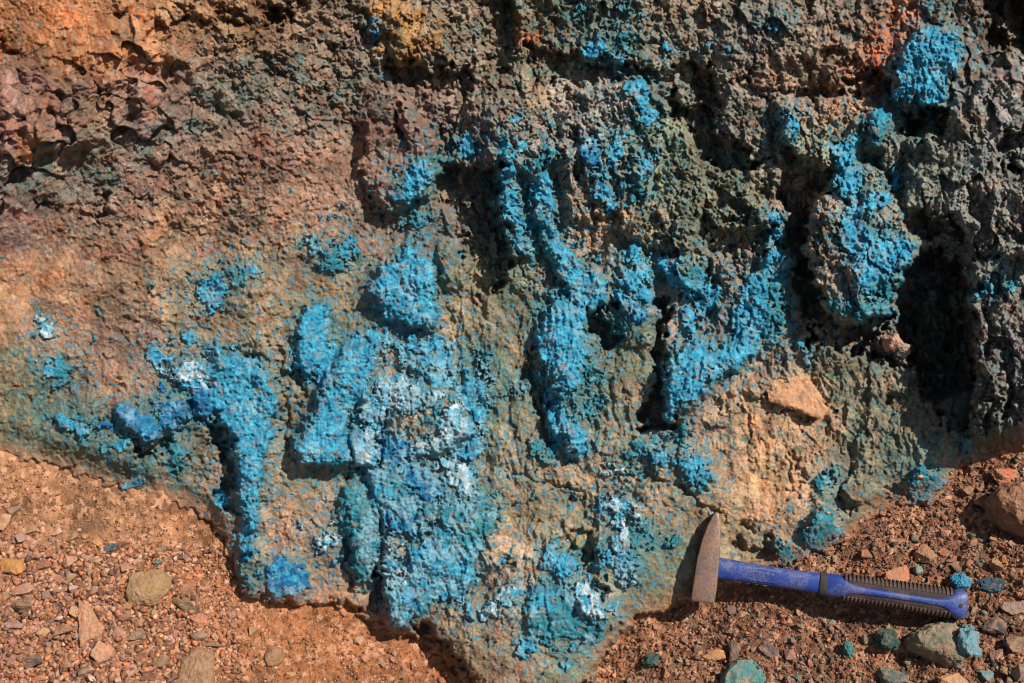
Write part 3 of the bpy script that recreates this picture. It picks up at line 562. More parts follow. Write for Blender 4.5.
def mesh_from(name, co, quads, col, mat, extra=None):
    me = bpy.data.meshes.new(name)
    used = np.unique(quads)
    remap = np.zeros(co.shape[0], np.int32); remap[used] = np.arange(len(used), dtype=np.int32)
    q = remap[quads]; c = co[used]
    me.vertices.add(len(c)); me.vertices.foreach_set('co', c.astype(F).ravel())
    me.loops.add(q.size); me.loops.foreach_set('vertex_index', q.astype(np.int32).ravel())
    me.polygons.add(len(q)); me.polygons.foreach_set('loop_start', np.arange(0, q.size, 4, dtype=np.int32))
    me.polygons.foreach_set('use_smooth', np.ones(len(q), bool))
    me.update(calc_edges=True)
    a = me.color_attributes.new('col', 'FLOAT_COLOR', 'POINT')
    cc = np.ones((len(c), 4), F); cc[:, :3] = col[used]
    a.data.foreach_set('color', cc.ravel())
    me.materials.append(mat)
    return me
def link(me_or_none, name, parent=None, kind=None):
    o = bpy.data.objects.new(name, me_or_none); COL.objects.link(o)
    if parent: o.parent = parent
    if kind: o['kind'] = kind
    return o

# --------------------------------------------------------------------------- materials
def mat_base(name):
    m = bpy.data.materials.new(name); m.use_nodes = True
    nt = m.node_tree; b = nt.nodes['Principled BSDF']
    return m, nt, b
def N(nt, t, **kw):
    n = nt.nodes.new(t)
    for k, v in kw.items(): setattr(n, k, v)
    return n
def mineral_mat(name, rough_, scale, var, bump, src='attr', dust=.75):
    """earth and rock: the surface's own colour, broken up by fine grain"""
    m, nt, b = mat_base(name)
    tc = N(nt, 'ShaderNodeNewGeometry')
    n1 = N(nt, 'ShaderNodeTexNoise'); n1.inputs['Scale'].default_value = scale; n1.inputs['Detail'].default_value = 5; n1.inputs['Roughness'].default_value = .65
    n2 = N(nt, 'ShaderNodeTexNoise'); n2.inputs['Scale'].default_value = scale * 3.1; n2.inputs['Detail'].default_value = 3
    nt.links.new(tc.outputs['Position'], n1.inputs['Vector']); nt.links.new(tc.outputs['Position'], n2.inputs['Vector'])
    if src == 'attr':
        a = N(nt, 'ShaderNodeAttribute'); a.attribute_name = 'col'; co = a.outputs['Color']
    else:
        a = N(nt, 'ShaderNodeObjectInfo'); co = a.outputs['Color']
    mr = N(nt, 'ShaderNodeMapRange'); mr.inputs[1].default_value = .3; mr.inputs[2].default_value = .7; mr.inputs[3].default_value = 1 - var; mr.inputs[4].default_value = 1 + var
    nt.links.new(n1.outputs['Fac'], mr.inputs[0])
    mx = N(nt, 'ShaderNodeMix', data_type='RGBA', blend_type='MULTIPLY'); mx.inputs[0].default_value = 1
    nt.links.new(co, mx.inputs[6]); nt.links.new(mr.outputs[0], mx.inputs[7])
    out = mx.outputs[2]
    if src == 'attr':
        nt.links.new(out, b.inputs['Base Color'])
    else:
        # dusty film and darker mineral blotches on loose stones
        n3 = N(nt, 'ShaderNodeTexNoise'); n3.inputs['Scale'].default_value = scale * .35; n3.inputs['Detail'].default_value = 6
        nt.links.new(tc.outputs['Position'], n3.inputs['Vector'])
        cr = N(nt, 'ShaderNodeMapRange'); cr.inputs[1].default_value = .42; cr.inputs[2].default_value = .64; cr.inputs[3].default_value = dust * .1; cr.inputs[4].default_value = dust
        nt.links.new(n3.outputs['Fac'], cr.inputs[0])
        mm = N(nt, 'ShaderNodeMix', data_type='RGBA'); mm.inputs[7].default_value = (.33, .20, .125, 1)
        nt.links.new(cr.outputs[0], mm.inputs[0]); nt.links.new(out, mm.inputs[6])
        nt.links.new(mm.outputs[2], b.inputs['Base Color'])
    bp = N(nt, 'ShaderNodeBump'); bp.inputs['Strength'].default_value = bump; bp.inputs['Distance'].default_value = .002
    ad = N(nt, 'ShaderNodeMath', operation='ADD'); nt.links.new(n1.outputs['Fac'], ad.inputs[0]); nt.links.new(n2.outputs['Fac'], ad.inputs[1])
    nt.links.new(ad.outputs[0], bp.inputs['Height']); nt.links.new(bp.outputs['Normal'], b.inputs['Normal'])
    b.inputs['Roughness'].default_value = rough_
    b.inputs['Specular IOR Level'].default_value = .18
    return m
M_ROCK = mineral_mat('weathered_rock', .93, 520, .26, .85)
M_CRUST = mineral_mat('copper_mineral_crust', .84, 620, .24, .9)
M_EARTH = mineral_mat('ferrous_gravelly_earth', .95, 450, .2, .6)
M_STONE = mineral_mat('loose_stone', .9, 260, .28, .8, 'obj')
M_CRYST = mineral_mat('copper_coated_stone', .85, 420, .34, .9, 'obj', .35)

# --------------------------------------------------------------------------- the rock wall
xs = axis(-36, 1060, .85, -1400, 2400); ys = axis(-36, 724, .85, -1300, 1200)
PX, PY = np.meshgrid(xs, ys)
PX = PX.astype(F); PY = PY.astype(F)
Hh, Cc, Kr, Gm = wall_fields(PX, PY)
co = to_world_arr(PX.astype(np.float64), PY.astype(np.float64), Hh.astype(np.float64)).reshape(-1, 3)
ny, nx = PX.shape
idx = np.arange(ny * nx, dtype=np.int32).reshape(ny, nx)
quads = np.stack([idx[1:, :-1], idx[1:, 1:], idx[:-1, 1:], idx[:-1, :-1]], -1).reshape(-1, 4)
qx = PX[:-1, :-1].ravel(); qy = PY[:-1, :-1].ravel()
keep = qy < contact(qx) + 40
kq = ((Kr[:-1, :-1] + Kr[1:, 1:]) * .5).ravel() > 0.5
pq = pid[np.clip((qy + OY).astype(int), 0, CH - 1), np.clip((qx + OX).astype(int), 0, CW - 1)]
inside = (qx > -OX + 2) & (qx < 1024 + OX - 2) & (qy > -OY + 2) & (qy < 683 + OY - 2)
crq = kq & keep & inside & (pq >= 0)
colf = Cc.reshape(-1, 3)
wall_me = mesh_from('rock_wall', co, quads[keep & ~crq], colf, M_ROCK)
wall = link(wall_me, 'rock_wall', kind='structure')
for i, nm in enumerate(NAMES):
    s = crq & (pq == i)
    if s.sum() < 25: continue
    o = link(mesh_from('mineral_crust', co, quads[s], colf, M_CRUST), 'mineral_crust', wall)
    tone = [t for n, c, t, r, p in CR if n == nm][0]
    word = {'b': 'bright blue', 'd': 'deep blue', 't': 'teal blue', 'w': 'whitish blue'}[tone]
    o['label'] = f'{word} knobbly copper crust, the {nm}'

def surf_h(x, y):
    """height of whatever lies on top at (x, y)"""
    ii = int(np.clip(np.searchsorted(ys, y), 1, ny - 1)); jj = int(np.clip(np.searchsorted(xs, x), 1, nx - 1))
    hw = float(Hh[ii, jj]) if y < contact(np.array([x], F))[0] + 38 else -1e9
    return max(hw, float(ground_h(np.array([[x]], F), np.array([[y]], F))[0][0, 0]) if y > 430 else -1e9)

# --------------------------------------------------------------------------- the ground of gravelly earth
def ground_h(x, y):
    hp = plane_h(x, y)
    n = fbm(x, y, 90, 3, 200) * 7 + fbm(x, y, 24, 3, 210) * 2.6
    f5, r5, e5 = facets(x, y, 5.2, 12, 1.3, .3, .5)
    f10, r10, e10 = facets(x, y, 10.5, 13, 1.2, .2, .5)
    st = sstep(230, 60, x) * sstep(520, 570, y) + sstep(900, 980, x) * .8
    h = hp + n + f5 * 1.25 + f10 * (.9 + 1.6 * st) + fbm(x, y, 2.6, 2, 220) * .7
    # hollow under the brown boulder and the grey-green rock at the right
    h = h - 10 * np.exp(-(((x - 1004) / 26) ** 2 + ((y - 530) / 12) ** 2)) - 12 * np.exp(-(((x - 905) / 20) ** 2 + ((y - 658) / 22) ** 2))
    h = h - 8 * np.exp(-(((x - 850) / 60) ** 2 + ((y - 612) / 12) ** 2)) - 4 * np.exp(-(((x - 760) / 40) ** 2 + ((y - 592) / 8) ** 2))
    return h, r5, r10, n, st
gxs = axis(-40, 1064, 1.15, -1400, 2400); gys = axis(430, 728, 1.15, -900, 1300)
GX, GY = np.meshgrid(gxs, gys); GX = GX.astype(F); GY = GY.astype(F)
Gh, r5, r10, gn, gst = ground_h(GX, GY)
tl_ = sstep(330, 120, GX)
nn = fbm(GX, GY, 60, 5, 230, .6) * 1.5
c_left = lin((146, 104, 74)); c_mid = lin((146, 94, 60)); c_right = lin((124, 84, 62)); c_pink = lin((144, 106, 86))
gcol = (c_mid * (1 - tl_[..., None]) + c_left * tl_[..., None])
rr = sstep(560, 700, GX)[..., None]; gcol = gcol * (1 - rr) + c_right * rr
pk = (sstep(200, 60, GX) * sstep(530, 580, GY) * .7)[..., None]; gcol = gcol * (1 - pk) + c_pink * pk
gcol = gcol * np.clip(1 + .55 * (r5 - .5) + .3 * (r10 - .5) + .22 * nn + .12 * fbm(GX, GY, 3, 2, 240), .4, 1.7)[..., None]
gp = (sstep(.72, .95, r5) * .4)[..., None]; gcol = gcol * (1 - gp) + lin((206, 160, 128)) * gp
gg = (sstep(.25, .6, fbm(GX, GY, 30, 4, 250)) * .25 * (rr[..., 0] * .7 + .15))[..., None]; gcol = gcol * (1 - gg) + lin((96, 112, 92)) * gg
gco = to_world_arr(GX.astype(np.float64), GY.astype(np.float64), Gh.astype(np.float64)).reshape(-1, 3)
gny, gnx = GX.shape
gi = np.arange(gny * gnx, dtype=np.int32).reshape(gny, gnx)
gq = np.stack([gi[1:, :-1], gi[1:, 1:], gi[:-1, 1:], gi[:-1, :-1]], -1).reshape(-1, 4)
gk = (GY[:-1, :-1] > contact(GX[:-1, :-1]) - 14).ravel()
ground = link(mesh_from('ground', gco, gq[gk], gcol.reshape(-1, 3).astype(F), M_EARTH), 'ground', kind='structure')

# --------------------------------------------------------------------------- stones
GN = wdir(0, .40, .92)     # the way the loose ground faces
def hull_mesh(seed, npts=16, flat=1.0, detail=0, noise=.06, bevel=.0):
    r = random.Random(seed); bm = bmesh.new()
    for i in range(npts):
        v = Vector((r.gauss(0, 1), r.gauss(0, 1), r.gauss(0, 1))).normalized() * r.uniform(.82, 1.06)
        # squarish shoulders
        v = Vector([math.copysign(abs(q) ** .8, q) for q in v])
        bm.verts.new(v)
    res = bmesh.ops.convex_hull(bm, input=bm.verts)
    junk = [g for g in res['geom_interior'] if isinstance(g, bmesh.types.BMVert)] + [g for g in res['geom_unused'] if isinstance(g, bmesh.types.BMVert)]
    bmesh.ops.delete(bm, geom=list(set(junk)), context='VERTS')
    bmesh.ops.dissolve_limit(bm, angle_limit=math.radians(14), verts=bm.verts, edges=bm.edges)
    if bevel:
        bmesh.ops.bevel(bm, geom=list(bm.edges), offset=bevel, segments=1 if detail < 2 else 2, affect='EDGES', profile=.6, clamp_overlap=True)
    bmesh.ops.triangulate(bm, faces=bm.faces)
    for k in range(detail):
        bmesh.ops.subdivide_edges(bm, edges=[e for e in bm.edges if e.calc_length() > .5 / (k + 1)], cuts=1, use_grid_fill=True)
        bmesh.ops.triangulate(bm, faces=bm.faces)
    if detail:
        from mathutils import noise as mn
        off = Vector((seed * 3.1, seed * 1.7, 0))
        bm.normal_update()
        for v in bm.verts:
            n = mn.fractal(v.co * 2.2 + off, .9, 2.1, 4) * noise + abs(mn.noise(v.co * 5 + off)) * -noise * .6
            v.co += v.normal * n
    for v in bm.verts: v.co.z *= flat
    bm.normal_update()
    return bm
_pool = {}
def stone_mesh(kind, seed):
    key = (kind, seed)
    if key not in _pool:
        if kind == 'big': bm = hull_mesh(seed, 12, 1, 4, .10, .05)
        elif kind == 'round': bm = hull_mesh(seed, 40, 1, 3, .08, .06)
        elif kind == 'knob': bm = hull_mesh(seed, 30, 1, 4, .26, .06)
        else: bm = hull_mesh(seed, 9, 1, 1, .05, .045)
        me = bpy.data.meshes.new('stone'); bm.to_mesh(me); bm.free(); me.materials.append(M_CRYST if kind == 'knob' else M_STONE)
        if kind in ('round', 'knob', 'big'):
            for p in me.polygons: p.use_smooth = kind != 'big'
        _pool[key] = me
    return _pool[key]
def poly_stone(pts, thick, seed, mat=M_STONE):
    """angular rock with a traced outline: real thickness, broken facets, chipped edges (units; centred)"""
    from mathutils import noise as mn
    r = random.Random(seed); p = np.array(pts, float); c = p.mean(0); bm = bmesh.new(); q = p - c
    size = np.abs(q).max()
    for x, y in q:
        bm.verts.new((x * .93, -y * .93, -thick * .8)); bm.verts.new((x, -y, r.uniform(-.1, .25) * thick))
        k = r.uniform(.72, .9); bm.verts.new((x * k, -y * k, thick * r.uniform(.62, .86)))
    for _ in range(6):
        x, y = q[r.randrange(len(q))]; k = r.uniform(.1, .55); bm.verts.new((x * k, -y * k, thick * r.uniform(.9, 1.04)))
    res = bmesh.ops.convex_hull(bm, input=bm.verts)
    junk = [g for g in res['geom_interior'] + res['geom_unused'] if isinstance(g, bmesh.types.BMVert)]
    bmesh.ops.delete(bm, geom=list(set(junk)), context='VERTS')
    bmesh.ops.dissolve_limit(bm, angle_limit=math.radians(9), verts=bm.verts, edges=bm.edges)
    bmesh.ops.bevel(bm, geom=list(bm.edges), offset=size * .04, segments=2, affect='EDGES', profile=.6, clamp_overlap=True)
    bmesh.ops.triangulate(bm, faces=bm.faces)
    for k in range(6):
        es = [e for e in bm.edges if e.calc_length() > max(1.3, size * .07)]
        if not es: break
        bmesh.ops.subdivide_edges(bm, edges=es, cuts=1); bmesh.ops.triangulate(bm, faces=bm.faces)
    bm.normal_update()
    for v in bm.verts:
        w = v.co * .09 + Vector((seed * 7.7, 0, 0))
        n = mn.fractal(w, .85, 2.1, 5) * size * .055 - abs(mn.noise(w * 2.2)) * size * .05
        v.co += v.normal * n
    bm.normal_update()
    me = bpy.data.meshes.new('stone'); bm.to_mesh(me); bm.free(); me.materials.append(mat)
    return me, tuple(c)
def frame_from(nrm, ang):
    """orientation: local z along nrm, local x turned by ang in the picture plane"""
    x = wdir(math.cos(ang), math.sin(ang), 0); z = nrm.normalized()
    x = (x - z * x.dot(z)).normalized(); y = z.cross(x)
    return Matrix((x, y, z)).transposed()
def put(me, name, x, y, rx, ry, rz, ang, color, sink=.25, nrm=None, h=None, parent=None):
    nrm = nrm or GN
    hh = surf_h(x, y) if h is None else h
    k = 1 - hh / D
    R = frame_from(nrm, ang).to_4x4()
    o = link(me, name, parent)
    c = W(x, y, hh) + nrm * (rz * S * (1 - 2 * sink) )
    o.matrix_world = Matrix.Translation(c) @ R @ Matrix.Diagonal((rx * S * k, ry * S * k, rz * S, 1))
    l = lin(color) * .82; o.color = (l[0], l[1], l[2], 1)
    return o
def tag(o, label, cat, group=None):
    o['label'] = label; o['category'] = cat
    if group: o['group'] = group
    return o
# x, y, rx, ry, thickness, angle (deg), colour, mesh kind, label
ST = [
(4,523,11,9,6,10,(214,160,118),'big','pale peach stone cut by the left edge of the view'),
(16,512,8,7,5,30,(142,112,90),'small','grey-brown stone tucked behind the pale peach stone'),
(14,567,14,9,6,-12,(196,132,62),'round','yellow-orange stone on the pink rubble at the far left'),
(25,590,15,7,5,10,(186,132,112),'big','long pink flat stone lying below the yellow-orange stone'),
(43,565,11,8,6,0,(148,98,76),'small','red-brown stone right of the yellow-orange stone'),
(28,604,14,10,7,20,(138,104,84),'big','brown-grey block under the long pink flat stone'),
(6,598,9,8,5,40,(150,120,84),'small','olive stone left of the long pink flat stone'),
(113,551,10,8,6,-10,(50,76,84),'big','dark blue-grey stone alone on the smooth upper gravel'),
(184,611,15,9,8,-20,(118,102,72),'big','greenish brown stone right of the wide olive-brown slab'),
(200,621,9,9,7,0,(184,122,90),'big','rounded pink stone touching the greenish brown stone'),
(199,635,12,7,5,10,(134,108,86),'small','grey-brown stone under the rounded pink stone'),
(212,644,11,6,5,10,(128,100,76),'small','low brown stone, lowest of the cluster by the pink stone'),
(143,620,5,11,5,10,(196,152,122),'small','narrow pale upright stone below the wide olive-brown slab'),
(136,637,11,7,6,25,(140,114,92),'big','grey-brown wedge just below the narrow pale stone'),
(120,633,6,8,5,0,(170,120,96),'small','small pinkish stone left of the grey-brown wedge'),
(103,652,12,11,7,30,(198,140,108),'big','peach block at the foot of the triangular pink slab'),
(67,656,9,14,5,18,(164,104,72),'big','red-brown leaf-shaped stone standing left of the peach block'),
(64,633,13,8,6,28,(150,104,78),'big','brown stone above the red-brown leaf-shaped stone'),
(77,636,5,5,4,0,(128,120,114),'small','little grey stone beside the triangular pink slab'),
(36,662,13,8,7,15,(104,84,76),'big','dark purplish grey stone at lower left'),
(86,673,10,8,6,20,(126,112,96),'small','grey stone by the bottom edge under the peach block'),
(93,678,5,5,4,30,(220,200,184),'small','little white stone at the bottom edge'),
(147,676,9,7,6,-20,(122,72,56),'small','dark red-brown stone by the bottom edge'),
(156,645,8,7,5,0,(182,128,84),'small','orange-tan stone between the wedge and the bottom slab'),
(162,660,10,8,6,20,(140,110,84),'small','olive-brown stone left of the big bottom slab'),
(14,624,11,7,5,0,(166,124,116),'small','purplish pink flat stone at the left edge'),
(59,617,6,5,4,20,(216,184,164),'small','little whitish stone in the middle of the pink rubble'),
(90,593,11,8,5,-10,(146,104,84),'small','brown flat stone above the triangular pink slab'),
(72,561,9,7,5,30,(188,136,112),'small','pink stone high on the rubble, left of the dark blue-grey stone'),
(38,676,10,7,5,0,(190,106,70),'small','orange-red stone at the bottom left edge'),
(12,655,10,8,5,20,(172,122,104),'small','dusty pink stone near the left bottom corner'),
(275,657,11,11,7,0,(148,104,70),'round','round brown stone alone on the orange earth'),
(290,674,7,5,4,15,(196,128,64),'small','orange pebble right of the round brown stone'),
(359,641,5,6,3,-30,(192,140,112),'small','pinkish chip on the smooth orange earth under the wall'),
(364,658,5,5,3,0,(184,118,86),'small','reddish chip on the orange earth nearer the bottom edge'),
(254,633,6,7,5,0,(184,136,92),'small','tan pebble below the brown knob of the wall'),
(157,563,6,4,3,10,(50,110,104),'small','small teal pebble above the wide olive-brown slab'),
(160,549,7,5,3,20,(110,108,84),'small','green-grey flat chip above the small teal pebble'),
(180,557,5,4,3,0,(74,66,62),'small','dark pebble right of the small teal pebble'),
(187,590,12,9,4,15,(176,110,78),'big','flat red stone right of the wide olive-brown slab'),
(206,587,6,3,3,20,(206,158,126),'small','pale sliver beside the flat red stone'),
(132,587,0,0,0,0,(0,0,0),'',''),
(960,583,10.5,8.5,7,-5,(34,150,180),'knob','bright blue pebble just above the end of the blue grip'),
(990,586,15,8.5,7,4,(34,82,98),'knob','dark teal oval pebble right of the bright blue pebble'),
(995,568,8,9,7,0,(172,130,92),'big','tan pebble behind the dark teal oval pebble'),
(925,555,13,12,9,20,(172,122,92),'big','tan squarish stone on the gravel above the grip'),
(917,571,5,5.5,5,0,(96,146,136),'round','tiny pale teal pebble beside the tan squarish stone'),
(898,577,16,13,5,30,(190,118,86),'big','pink-orange flat stone leaning above the ribbed grip'),
(867,557,7,9,7,0,(150,92,66),'small','red-brown upright stone on the gravel above the black ring'),
(885,641,12,12,10,0,(36,84,76),'knob','dark green knobbly stone below the ribbed grip'),
(847,649,6,8,5,10,(48,128,124),'knob','small teal stone in the gravel below the handle'),
(866,640,9,6,5,0,(120,112,92),'small','grey-green chip between the two teal stones'),
(892,677,18,14,10,0,(86,104,96),'big','grey-green stone with a blue tinge at the bottom edge'),
(950,684,18,10,9,10,(196,144,94),'big','orange-tan stone under the large green-grey rock'),
(1013,609,15,8,7,-5,(148,124,112),'big','grey-pink stone at the right edge beside the grip end'),
(994,628,15,10,9,-10,(62,62,60),'big','dark charcoal stone right of the blue-crusted rock'),
(1014,646,14,11,8,0,(122,96,80),'big','brown stone at the right edge below the charcoal stone'),
(996,656,10,8,6,20,(170,124,104),'small','pink stone right of the blue-crusted rock'),
(1018,672,10,10,7,0,(120,104,92),'small','grey-brown stone in the bottom right corner'),
(985,676,9,7,6,0,(90,130,132),'small','pale teal stone near the bottom right corner'),
(1003,478,15,11,8,-10,(196,110,76),'big','orange-pink stone resting above the brown boulder'),
(981,503,10,10,8,0,(140,86,64),'big','red-brown stone left of the brown boulder'),
(966,492,9,6,5,0,(128,84,66),'small','small dark red stone at the head of the gravel'),
(715,656,14,7,4,12,(204,140,90),'big','flat orange stone on the gravel below the hammer head'),
(733,651,7,13,6,-8,(98,84,80),'big','dark grey standing stone right of the flat orange stone'),
(768,650,12,7,6,-30,(104,88,88),'big','purple-grey stone on the gravel below the blue shaft'),
(790,655,8,7,6,0,(154,108,94),'small','pinkish stone right of the purple-grey stone'),
(657,643,10,5,4,30,(204,152,104),'small','tan sliver on the gravel left of the flat orange stone'),
(652,662,11,7,7,0,(44,92,86),'knob','dark stone with a teal face at the left of the gravel'),
(890,345,12,13,12,20,(198,150,128),'big','pale pink stone lodged on the wall under the dark gully'),
(900,352,9,10,9,0,(140,150,146),'big','grey stone pressed against the pale pink stone'),
(944,552,6,6,5,0,(164,98,74),'small','red pebble right of the tan squarish stone'),
(972,545,8,5,4,10,(150,100,76),'small','brown pebble above the tan pebble'),
(835,560,6,5,4,0,(140,110,84),'small','grey-brown pebble above the black ring of the handle'),
(770,684,10,6,5,0,(168,130,104),'small','grey-pink stone beside the teal-coated slab'),
]
stones = []
for i, (x, y, rx, ry, rz, a, c, kind, lab) in enumerate(ST):
    if not kind: continue
    tilt = wdir(rng.uniform(-.25, .25), .40 + rng.uniform(-.2, .2), .92)
    if y < 440: tilt = wdir(.2, .3, .9)
    o = put(stone_mesh(kind, 100 + i), 'pebble' if max(rx, ry) < 7 else 'stone', x, y, rx, ry, rz, math.radians(a), c, .22, tilt)
    tag(o, lab, 'pebble' if max(rx, ry) < 7 else 'stone'); stones.append((x, y, max(rx, ry)))
def slab(pts, thick, color, label, seed, ang=0, nrm=None, name='stone', lift=0, sink=.1):
    me, c = poly_stone(pts, thick, seed)
    h = surf_h(*c) + lift; nrm = nrm or GN
    k = 1 - h / D
    o = link(me, name)
    fz = AH.dot(nrm)
    R = frame_from(nrm, 0).to_4x4()
    o.matrix_world = Matrix.Translation(W(c[0], c[1], h) + nrm * thick * S * (.3 - sink)) @ R @ Matrix.Diagonal((S * k, S * k / max(.6, fz), S, 1))
    l = lin(color) * .85; o.color = (l[0], l[1], l[2], 1)
    stones.append((c[0], c[1], 0.5 * (max(p[0] for p in pts) - min(p[0] for p in pts))))
    return tag(o, label, 'stone')
slab([(130,578),(140,572),(160,571),(172,578),(170,592),(158,604),(134,606),(128,595)], 13, (158,124,84), 'wide olive-brown slab on the left gravel with a dark shadow under it', 1)
slab([(74,602),(84,604),(106,628),(104,634),(94,636),(84,646),(80,630)], 6, (190,134,102), 'triangular pink slab in the left rubble', 2)
slab([(180,660),(196,650),(212,655),(216,675),(212,700),(182,700),(178,680)], 8, (150,112,80), 'big brown slab cut by the bottom edge', 3)
slab([(763,385),(775,377),(800,375),(815,384),(822,396),(828,412),(818,419),(808,416),(785,408),(768,402)], 6, (206,152,108), 'pale orange slab lying flat against the right part of the wall', 4, nrm=wdir(.05,.25,.97), lift=0)
slab([(720,676),(735,662),(752,658),(764,664),(770,680),(768,700),(716,700)], 12, (62,128,124), 'teal-coated slab at the bottom edge below the hammer', 5)
slab([(986,500),(1000,488),(1016,486),(1050,492),(1056,530),(1030,540),(1002,528),(990,515)], 26, (140,96,70), 'large brown boulder at the right edge above a dark hollow', 6, lift=4)
big = slab([(905,640),(918,632),(938,625),(956,624),(964,640),(962,658),(955,668),(940,664),(922,654),(908,648)], 19, (118,116,94), 'large green-grey rock with a blue crusted corner under the grip end', 7, nrm=wdir(.0,.48,.85), lift=3)
bm = hull_mesh(77, 34, 1, 4, .22, .05)
me = bpy.data.meshes.new('mineral_crust'); bm.to_mesh(me); bm.free(); me.materials.append(M_CRYST)
for p in me.polygons: p.use_smooth = True
hb = surf_h(966, 645) + 10
cr_o = put(me, 'mineral_crust', 966, 643, 13, 18, 12, math.radians(-12), (112,160,170), .35, wdir(.1,.5,.85), hb)
mw = cr_o.matrix_world.copy(); bpy.context.view_layer.update(); cr_o.parent = big; cr_o.matrix_parent_inverse = big.matrix_world.inverted(); cr_o.matrix_world = mw
cr_o['label'] = 'light blue crystal crust on the right corner of the rock'

# loose stones nobody would name one by one: each its own object
small = [stone_mesh('small', 300 + k) for k in range(14)]
palL = [(196,146,122),(188,134,110),(176,120,96),(204,160,134),(160,108,84),(150,112,92),(190,128,92),(138,112,100)]
palR = [(150,96,70),(134,92,72),(120,96,80),(170,110,80),(112,100,84),(96,84,76),(146,108,84)]
GRPS = {
 'L': ('small pinkish angular stone among the rubble at lower left', 'pink rubble stones at lower left'),
 'M': ('small brown stone scattered on the orange earth left of centre', 'stones on the orange earth'),
 'R': ('small brown stone among the gravel around the hammer', 'stones in the right-hand gravel'),
 'E': ('small stone in the coarse rubble near the right edge', 'rubble stones at the right edge')}
cnt = 0; tries = 0
while cnt < 222 and tries < 9000:
    tries += 1
    z = rng.choices('LMRE', (10, 2, 5, 4))[0]
    if z == 'L': x, y = rng.triangular(-10, 230, 30), rng.uniform(530, 690)
    elif z == 'M': x, y = rng.uniform(170, 430), rng.uniform(600, 690)
    elif z == 'R': x, y = rng.uniform(620, 900), rng.uniform(600, 690)
    else: x, y = rng.uniform(890, 1030), rng.uniform(470, 690)
    if y < contact(np.array([x], F))[0] + 8: continue
    if z == 'L' and x + (690 - y) * .9 > 300: continue
    r = (rng.triangular(3.2, 9.5, 4.5) if z == 'L' else rng.triangular(2.6, 6.5, 3.2))
    if z == 'E': r = rng.triangular(3, 8.5, 4)
    if any(math.hypot(x - a, y - b) < q * .85 + r * .8 for a, b, q in stones): continue
    if 710 < x < 975 and abs(y - (575 + (x - 716) * .15)) < 26: continue
    c = rng.choice(palL if z in 'L' else palR); 
    if z == 'M': c = rng.choice([(176,112,78),(160,100,70),(186,130,96)])
    if z in 'RE' and rng.random() < .10: c = (64,112,104)
    c = tuple(min(250, max(20, v + rng.uniform(-12, 12))) for v in c)
    o = put(rng.choice(small), 'small_stone', x, y, r, r * rng.uniform(.6, .9), r * rng.uniform(.4, .7), rng.uniform(0, 6.28), c, .2, wdir(rng.uniform(-.35, .35), .40 + rng.uniform(-.3, .3), .85))
    tag(o, *([GRPS[z][0], 'stone', GRPS[z][1]])); stones.append((x, y, r * .8)); cnt += 1

# --------------------------------------------------------------------------- gravel (uncountable)
def rock_proto(seed):
    bm = hull_mesh(seed, 10, 1, 0, 0, 0); bmesh.ops.triangulate(bm, faces=bm.faces)
    v = np.array([w.co[:] for w in bm.verts]); bm.verts.ensure_lookup_table(); bm.verts.index_update()
    f = np.array([[w.index for w in q.verts] for q in bm.faces]); bm.free(); return v, f
protos = [rock_proto(500 + k) for k in range(8)]
nr = np.random.RandomState(5)
NG = 60000
gx = nr.uniform(-190, 1210, NG * 3).astype(F); gy = nr.uniform(400, 800, NG * 3).astype(F)
ok = gy > contact(gx) + 2 + nr.rand(NG * 3) * 5 - np.where(gx > 690, 1, .25) * nr.gamma(1.2, 9, NG * 3)
gx, gy = gx[ok][:NG], gy[ok][:NG]
ghh = ground_h(gx[None], gy[None])[0][0]
ghh = np.maximum(ghh, Hh[np.clip(np.searchsorted(ys, gy), 0, ny - 1), np.clip(np.searchsorted(xs, gx), 0, nx - 1)])
Vs = []; Fs = []; Cs = []; base = 0
palG = np.array([lin(c) for c in [(190,140,106),(180,124,90),(168,112,80),(154,104,76),(210,158,124),(146,100,78),(186,140,116),(128,96,80),(200,124,80)]])
palH = np.array([lin(c) for c in [(160,104,72),(146,92,64),(176,116,82),(128,90,72),(190,142,112),(112,92,78),(150,116,92),(118,112,92),(100,84,74)]])
for i in range(len(gx)):
    x, y = float(gx[i]), float(gy[i])
    rr_ = 0.75 + nr.gamma(1.1, .62)
    if 200 < x < 440 or (x < 240 and y < 545): rr_ = .7 + (rr_ - .7) * .55
    if x < 240 and y > 545: rr_ *= 1.8
    rr_ = min(rr_, 4.8)
    v, f = protos[nr.randint(8)]
    q = nr.normal(size=4); q /= np.linalg.norm(q); w_, a_, b_, c_ = q
    R = np.array([[1-2*(b_*b_+c_*c_), 2*(a_*b_-c_*w_), 2*(a_*c_+b_*w_)],[2*(a_*b_+c_*w_), 1-2*(a_*a_+c_*c_), 2*(b_*c_-a_*w_)],[2*(a_*c_-b_*w_), 2*(b_*c_+a_*w_), 1-2*(a_*a_+b_*b_)]])
    sc = np.array([1, .8, .6]) * rr_
    vv = (v * sc) @ R.T
    k = 1 - ghh[i] / D
    cen = np.array(W(x, y, ghh[i] + rr_ * .25))
    vv = vv * S
    Vs.append(vv @ np.array([AX[:], AV[:], AH[:]]) + cen); Fs.append(f + base); base += len(v)
    p = palG if x < 560 else palH
    c = p[nr.randint(len(p))] * nr.uniform(.5, 1.05)
    Cs.append(np.tile(c, (len(v), 1)))
V = np.vstack(Vs); Fc = np.vstack(Fs); Cg = np.vstack(Cs)
me = bpy.data.meshes.new('gravel')
me.vertices.add(len(V)); me.vertices.foreach_set('co', V.astype(F).ravel())
me.loops.add(Fc.size); me.loops.foreach_set('vertex_index', Fc.astype(np.int32).ravel())
